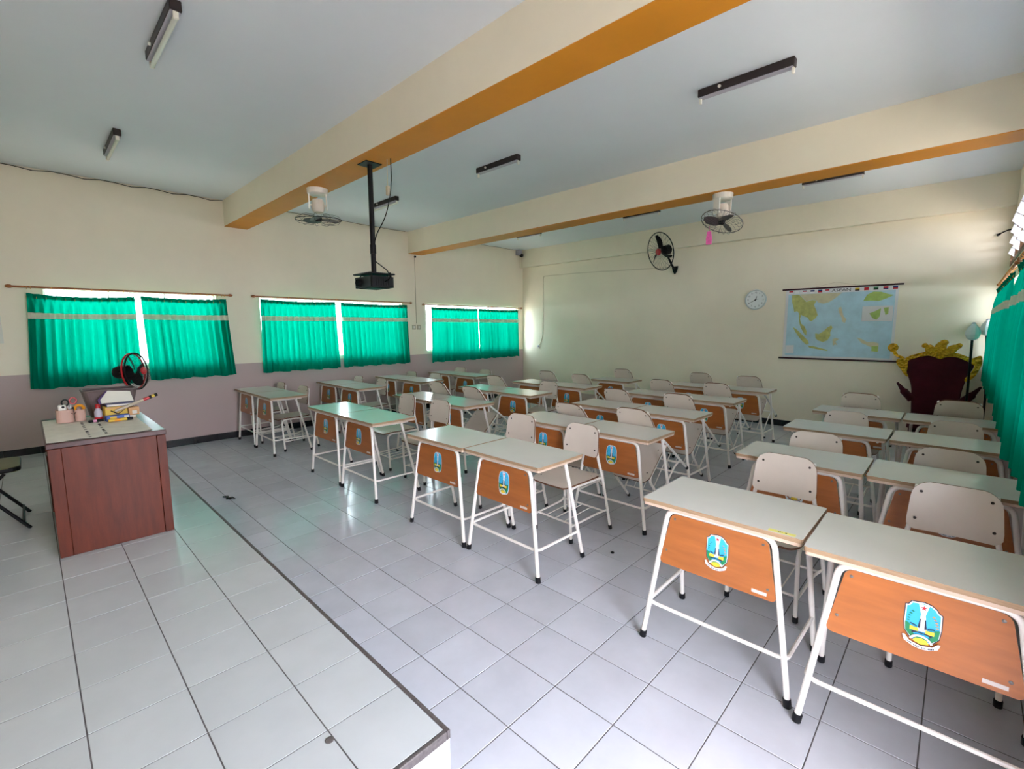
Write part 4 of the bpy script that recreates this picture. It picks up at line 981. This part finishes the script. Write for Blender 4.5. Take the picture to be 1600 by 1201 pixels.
def corner_lamp(label, x, y, z, lean, rad):
    r = thing('lantern_stand', label, 'lamp', (x, y, 0), group='white lantern stands')
    B('black_metal').lathe([(0.075, 0), (0.075, 0.012), (0.02, 0.03), (0.012, 0.05)], 18).build('base', r)
    B('black_metal').tube(fillet([(0, 0, 0.03), (0.01, 0, 0.7), (-lean, 0, z - rad * 1.4)], 0.2, 5), 0.0125, 9).build('pole', r)
    M = Matrix.Translation((-lean, 0, z))
    sh_ = B('lamp_white').lathe([(0.02, -rad * 1.5), (rad * 0.75, -rad * 1.2), (rad, -rad * 0.5), (rad * 0.98, 0.1 * rad), (rad * 0.7, 0.75 * rad), (rad * 0.35, 1.2 * rad), (0.018, 1.38 * rad)], 10, M)
    sh_.sm = [False] * len(sh_.sm); so_ = sh_.build('shade', r)
    B('tray_grey').lathe([(0.018, 1.36 * rad), (0.02, 1.5 * rad), (0.008, 1.62 * rad), (0, 1.65 * rad)], 10, M).build('finial', r)
corner_lamp('white lantern on a black pole right of the throne', 7.80, 6.40, 1.53, 0.0, 0.066)
corner_lamp('second white lantern mostly hidden behind the right wall curtain', 7.975, 7.09, 1.575, 0.045, 0.066)

# ------------------------------------------------------------------ teacher desk and what lies on it
TX0, TX1, TY0, TY1, TZ = 2.60, 3.73, -1.18, -0.587, 0.736
td = thing('teacher_desk', 'reddish-brown wooden teacher desk with panelled end on the platform', 'desk', (TX0, TY0, ZD))
LX, LY = TX1 - TX0, TY1 - TY0
B('wine_wood_dark').bevel_box(-0.01, LX + 0.004, -0.006, LY + 0.006, TZ - 0.035, TZ, 0.004).build('tabletop', td)
for x0, x1, sgn in ((LX - 0.026, LX, 1), (0.0, 0.026, -1)):
    e = B('wine_wood').bevel_box(x0, x1, 0.062, LY - 0.052, 0.0, TZ - 0.036, 0.002).build('end_panel', td)
    fx0, fx1 = (LX - 0.03, LX + 0.003) if sgn > 0 else (-0.003, 0.03)
    B('wine_wood').bevel_box(fx0, fx1, 0.0, 0.0615, 0.0, TZ - 0.036, 0.002).build('corner_stile', td)
    B('wine_wood').bevel_box(fx0, fx1, LY - 0.050, LY, 0.0, TZ - 0.036, 0.002).build('corner_stile', td)
B('wine_wood').bevel_box(0.031, LX - 0.031, LY - 0.026, LY - 0.006, 0.05, TZ - 0.036, 0.002).build('front_panel', td)
dr = B('wine_wood').bevel_box(LX - 0.42, LX - 0.031, 0.02, LY - 0.03, TZ - 0.16, TZ - 0.037, 0.003).build('drawer', td)
B('screw_steel').lathe([(0.008, 0), (0.006, 0.012), (0.014, 0.02), (0.012, 0.028), (0, 0.03)], 12, align((LX - 0.22, 0.02, TZ - 0.1), (0, -1, 0))).build('knob', dr)
ZT = ZD + TZ
# sheet of calendar paper spread on the top, slightly wrinkled
rp = random.Random(5); rows = []
for i in range(15):
    y = -1.178 + (0.525) * i / 14; row = []
    for j in range(22):
        x = 2.70 + (1.008 + 0.012 * math.sin(i * 1.3)) * j / 21 + 0.05 * (0 if j else rp.uniform(-0.3, 0.3))
        z = ZT + 0.0025 + 0.002 * abs(math.sin(i * 0.9 + j * 0.5)) + rp.uniform(0, 0.0015)
        row.append(((x, y, z), (x, y, z - 0.0012)))
    rows.append(row)
nw = tag(B('newsprint').plate(rows).build('paper_cover'), 'wrinkled pale printed paper sheet covering the teacher desk top', 'paper')
for yy, n in ((-0.975, 9), (-0.89, 8)):
    for k in range(n):
        x = 3.0 + 0.085 * k + rp.uniform(-0.01, 0.01); w = rp.choice((0.02, 0.035, 0.05))
        B('ink_black').box(x, x + w, yy - 0.007, yy + 0.007, ZT + 0.0066, ZT + 0.0072).build('printed_mark', nw)
Z0 = ZT + 0.008
og = thing('desk_organizer', 'pinkish two-part pen holder on the teacher desk', 'pen holder', (2.90, -1.02, Z0))
def cup(mb, poly, h, t=0.004):
    n = len(poly); c = [sum(q[k] for q in poly) / n for k in (0, 1)]
    inn = [(c[0] + (q[0] - c[0]) * (1 - t * 18), c[1] + (q[1] - c[1]) * (1 - t * 18)) for q in poly]
    vs = [(x, y, 0) for x, y in poly] + [(x, y, h) for x, y in poly] + [(x, y, h) for x, y in inn] + [(x, y, 0.004) for x, y in inn]
    F = [tuple(range(n))[::-1]] + [(k, (k + 1) % n, n + (k + 1) % n, n + k) for k in range(n)] + [(n + k, n + (k + 1) % n, 2 * n + (k + 1) % n, 2 * n + k) for k in range(n)] + \
        [(2 * n + k, 2 * n + (k + 1) % n, 3 * n + (k + 1) % n, 3 * n + k) for k in range(n)] + [tuple(3 * n + k for k in range(n))]
    return mb.add(vs, F)
cup(B('organizer_pink'), rrect(-0.05, 0.05, -0.085, 0.012, 0.03), 0.095).build('wide_cup', og)
cup(B('organizer_pink'), rrect(-0.045, 0.045, 0.016, 0.08, 0.025), 0.088).build('narrow_cup', og)
B('black_plastic').tube(fillet([(0.052, 0.0, 0.07), (0.06, 0.01, 0.06), (0.052, 0.026, 0.074)], 0.01, 3), 0.002, 5).build('bow', og)
wb_ = thing('white_adapter', 'white plastic adapter sticking out of the pen holder', 'adapter', (2.90, -1.066, Z0 + 0.006))
B('white_plastic').bevel_box(-0.022, 0.022, -0.022, 0.022, 0, 0.125, 0.006).build('body', wb_)
B('ink_black').lathe([(0.009, 0), (0.009, 0.002), (0, 0.003)], 10, align((0.022, 0.005, 0.11), (1, 0, 0))).build('socket_hole', wb_)
scs = thing('scissors', 'scissors with dark red handles standing in the pen holder', 'scissors', (2.90, -1.025, Z0 + 0.006))
for s in (-1, 1):
    B('red_plastic' if s > 0 else 'black_plastic').tube([(0.0, s * 0.022 + 0.019 * math.cos(a), 0.145 + 0.024 * math.sin(a) + s * 0.006) for a in [2 * PI * k / 14 for k in range(14)]], 0.005, 6, closed=True).build('handle', scs)
    B('screw_steel').prism([(-s * 0.012, 0.0), (-s * 0.004, 0.0), (s * 0.012, 0.12), (s * 0.004, 0.12)], -0.001 + s * 0.0012, 0.001 + s * 0.0012, 'x').build('blade', scs)
tp = thing('tape_dispenser', 'orange tape roll in the narrow cup of the pen holder', 'tape', (2.90, -0.972, Z0 + 0.088))
B('orange_plastic').tube([(0, 0.0 + 0.026 * math.cos(a), 0.004 + 0.026 * math.sin(a)) for a in [2 * PI * k / 18 for k in range(18)]], 0.010, 8, closed=True).build('roll', tp)
B('black_plastic').bevel_box(-0.01, 0.01, -0.04, -0.028, -0.02, 0.02, 0.003).build('clip', tp)
bk = thing('plastic_basket', 'grey woven plastic basket on the far part of the teacher desk', 'basket', (2.73, -0.775, Z0 + 0.002))
def basket_ring(w, d, z, t, n=8): return [(x, y, z) for x, y in rrect(-d, d, -w, w, t, 4)]
R0, R1 = basket_ring(0.125, 0.085, 0.0, 0.03), basket_ring(0.165, 0.12, 0.205, 0.04)
n = len(R0); vs = []; F = []
for t in range(9):
    q = t / 8; vs += [tuple(a[k] * (1 - q) + b[k] * q for k in range(3)) for a, b in zip(R0, R1)]
for t in range(8):
    for k in range(n): F.append((t * n + k, t * n + (k + 1) % n, (t + 1) * n + (k + 1) % n, (t + 1) * n + k))
F.append(tuple(range(n))[::-1])
w_ = B('basket_grey').add(vs, F).build('wall', bk); sd = w_.modifiers.new('thick', 'SOLIDIFY'); sd.thickness = 0.004; sd.offset = 1
for q in range(1, 8):
    B('basket_grey').tube([tuple(a[k] * (1 - q / 8) * 1.0 + b[k] * q / 8 for k in range(3)) for a, b in zip(R0, R1)], 0.0045, 5, closed=True).build('weave_band', bk)
B('basket_grey').tube(R1, 0.009, 7, closed=True).build('rim', bk)
B('black_plastic').prism(rrect(-0.03, 0.03, 0.155, 0.178, 0.01, 3), 0.108, 0.1225, 'x').build('hand_slot', bk)
# piled things in front of the basket
def book(label, name, cover, x0, x1, y0, y1, z0, z1, rz=0.0, cat='book'):
    cx, cy = (x0 + x1) / 2, (y0 + y1) / 2; r = thing(name, label, cat, (cx, cy, z0), (0, 0, rz)); a, b, h = (x1 - x0) / 2, (y1 - y0) / 2, z1 - z0
    B(cover).bevel_box(-a, a, -b, b, 0, 0.003, 0.001).build('cover', r); B(cover).bevel_box(-a, a, -b, b, h - 0.003, h, 0.001).build('cover', r)
    B(cover).box(-a, a, -b, -b + 0.003, 0.003, h - 0.003).build('spine', r)
    B('paper_white').box(-a + 0.004, a - 0.004, -b + 0.003, b - 0.004, 0.003, h - 0.003).build('pages', r); return r
book('tan exercise book flat under the pile beside the basket', 'exercise_book', 'box_tan', 2.86, 3.04, -0.845, -0.655, Z0, Z0 + 0.022, 0.06)
yb_ = thing('chalk_box', 'yellow cardboard box with dark print in the pile on the teacher desk', 'box', (2.975, -0.755, Z0 + 0.0225), (0, 0, 0.05))
B('box_yellow').bevel_box(-0.05, 0.06, -0.085, 0.05, 0, 0.075, 0.003).build('carton', yb_)
B('ink_black').prism([(-0.05, 0.05), (-0.01, 0.022), (0.035, 0.052), (0.03, 0.044), (-0.01, 0.012), (-0.055, 0.044)], 0.0602, 0.0610, 'x').build('print', yb_)
B('box_tan').box(0.0602, 0.0608, -0.08, 0.048, 0.058, 0.071).build('print', yb_)
tb = thing('tan_box', 'small tan cardboard box at the right end of the desk pile', 'box', (3.02, -0.668, Z0 + 0.0225))
B('box_tan').bevel_box(-0.035, 0.035, -0.03, 0.035, 0, 0.06, 0.003).build('carton', tb); B('paper_white').box(0.035, 0.0356, -0.01, 0.02, 0.01, 0.035).build('paper_patch', tb)
book('dark blue book leaning across the top of the yellow box', 'blue_book', 'book_blue', 2.90, 3.03, -0.825, -0.655, Z0 + 0.098, Z0 + 0.118, 0.0)
M = Matrix.Translation((2.945, -0.745, Z0 + 0.128)) @ Matrix.Rotation(-(PI - 0.9), 4, 'Y')
wp = thing('white_paper_stack', 'stack of white papers leaning on the basket', 'papers', (0, 0, 0))
for k in range(3): B('paper_white').prism([(-0.01, -0.10 + 0.006 * k), (0.02, -0.105), (0.10, -0.045 - 0.004 * k), (0.085, 0.085 - 0.01 * k), (-0.01, 0.095)], -0.004 * k, -0.004 * k + 0.002, 'z', None, M).build('sheet', wp)
pf = thing('purple_folder', 'purple folder edge behind the white papers', 'folder', (0, 0, 0))
B('purple_cover').prism([(-0.01, -0.115), (0.03, -0.12), (0.11, -0.06), (0.09, 0.08), (-0.01, 0.09)], 0.004, 0.010, 'z', None, M).build('cover', pf)
bl = thing('blue_marker_box', 'blue and yellow marker box at the front of the pile', 'box', (3.10, -0.77, Z0), (0, 0, 0.12))
B('box_blue').bevel_box(-0.03, 0.03, -0.075, 0.065, 0, 0.042, 0.002).build('carton', bl)
for a, b, m_ in ((-0.055, -0.015, 'box_yellow'), (0.03, 0.06, 'paper_white')): B(m_).box(0.03, 0.0306, a, b, 0.006, 0.036).build('print', bl)
mk_ = thing('yellow_marker', 'fat yellow marker lying at the front of the pile', 'marker', (3.16, -0.765, Z0 + 0.012), (0, 0, 0.08))
B('box_yellow').tube([(0, -0.07, 0), (0, 0.04, 0)], 0.011, 10).build('barrel', mk_); B('black_plastic').tube([(0, 0.041, 0), (0, 0.075, 0)], 0.0115, 10).build('cap', mk_); B('orange_plastic').tube([(0, -0.035, 0), (0, 0.0, 0)], 0.0114, 10).build('band', mk_)
dm = thing('dark_marker', 'dark marker lying left of the marker box', 'marker', (3.08, -0.885, Z0 + 0.011), (0, 0, 0.2))
B('black_plastic').tube([(0, -0.055, 0), (0, 0.03, 0)], 0.010, 10).build('barrel', dm); B('poster_pink').tube([(0, -0.03, 0), (0, -0.01, 0)], 0.0104, 10).build('band', dm)
sb = thing('glue_bottle', 'small grey bottle with red cap beside the basket', 'bottle', (3.01, -0.875, Z0))
B('tray_grey').lathe([(0.022, 0), (0.024, 0.01), (0.024, 0.07), (0.014, 0.088), (0.012, 0.095)], 16).build('body', sb); B('red_plastic').lathe([(0.015, 0.095), (0.015, 0.12), (0.008, 0.128), (0, 0.129)], 14).build('cap', sb); B('red_plastic').lathe([(0.0244, 0.012), (0.0246, 0.03)], 16).build('label_band', sb)
st_ = thing('pointer_stick', 'pale pointer stick with red, black and yellow tip leaning over the pile', 'pointer', (3.035, -0.80, Z0 + 0.065))
def along(t): return (0.02 + 0.0 * t, 0.02 + 0.27 * t, 0.0 + 0.105 * t)
B('wood_pale').tube([along(0.0), along(0.66)], 0.0115, 10).build('shaft', st_); B('red_plastic').tube([along(0.661), along(0.80)], 0.0125, 10).build('grip', st_)
for a, b, m_ in ((0.801, 0.86, 'black_plastic'), (0.861, 0.93, 'box_yellow'), (0.931, 1.0, 'black_plastic')): B(m_).tube([along(a), along(b)], 0.0125, 10).build('tip_band', st_)

# folding chair behind the teacher desk, mostly outside the frame
fcx = thing('folding_chair', 'folding chair with olive padded seat at the left frame edge', 'chair', (2.70, -1.52, ZD))
sp = B('olive_vinyl').prism(rrect(-0.215, 0.215, -0.20, 0.205, 0.06, 5), 0.425, 0.462, 'z', 'black_plastic').build('seat', fcx); bv = sp.modifiers.new('soft', 'BEVEL'); bv.width = 0.012; bv.segments = 3
B('olive_vinyl').prism(rrect(-0.20, 0.20, 0.62, 0.82, 0.06, 5), -0.27, -0.235, 'y', None).build('backrest', fcx)
for s in (-1, 1):
    B('black_metal').tube([(s * 0.22, 0.215, 0.0), (s * 0.22, -0.10, 0.46), (s * 0.21, -0.265, 0.80)], 0.0115, 9).build('leg', fcx)
    B('black_metal').tube([(s * 0.195, -0.25, 0.0), (s * 0.195, 0.12, 0.42)], 0.0105, 9).build('leg', fcx)
B('black_metal').tube([(-0.22, 0.185, 0.06), (0.22, 0.185, 0.06)], 0.008, 8).build('crossbar', fcx)

# litter on the floor
tag(B('black_plastic').tube([(2.72, -0.03, 0.006), (2.76, 0.0, 0.008), (2.80, -0.02, 0.006), (2.83, 0.01, 0.012), (2.80, 0.03, 0.006), (2.86, 0.035, 0.006)], [0.006, 0.011, 0.007, 0.010, 0.006, 0.004], 7).build('hair_tie'), 'twisted black strap lying on the floor beside the platform', 'litter')
tag(B('black_plastic').lathe([(0.012, 0), (0.013, 0.006), (0.006, 0.010), (0, 0.010)], 10, Matrix.Translation((6.037, 1.56, 0))).build('bottle_cap'), 'tiny black cap on the floor between the desk columns', 'litter')
tag(B('platform_edge').lathe([(0.014, 0), (0.015, 0.002), (0.007, 0.003), (0, 0.0035)], 12, Matrix.Translation((6.235, -0.598, ZD))).build('plaster_chip'), 'small chip of dirt on the platform tiles near the corner', 'litter')
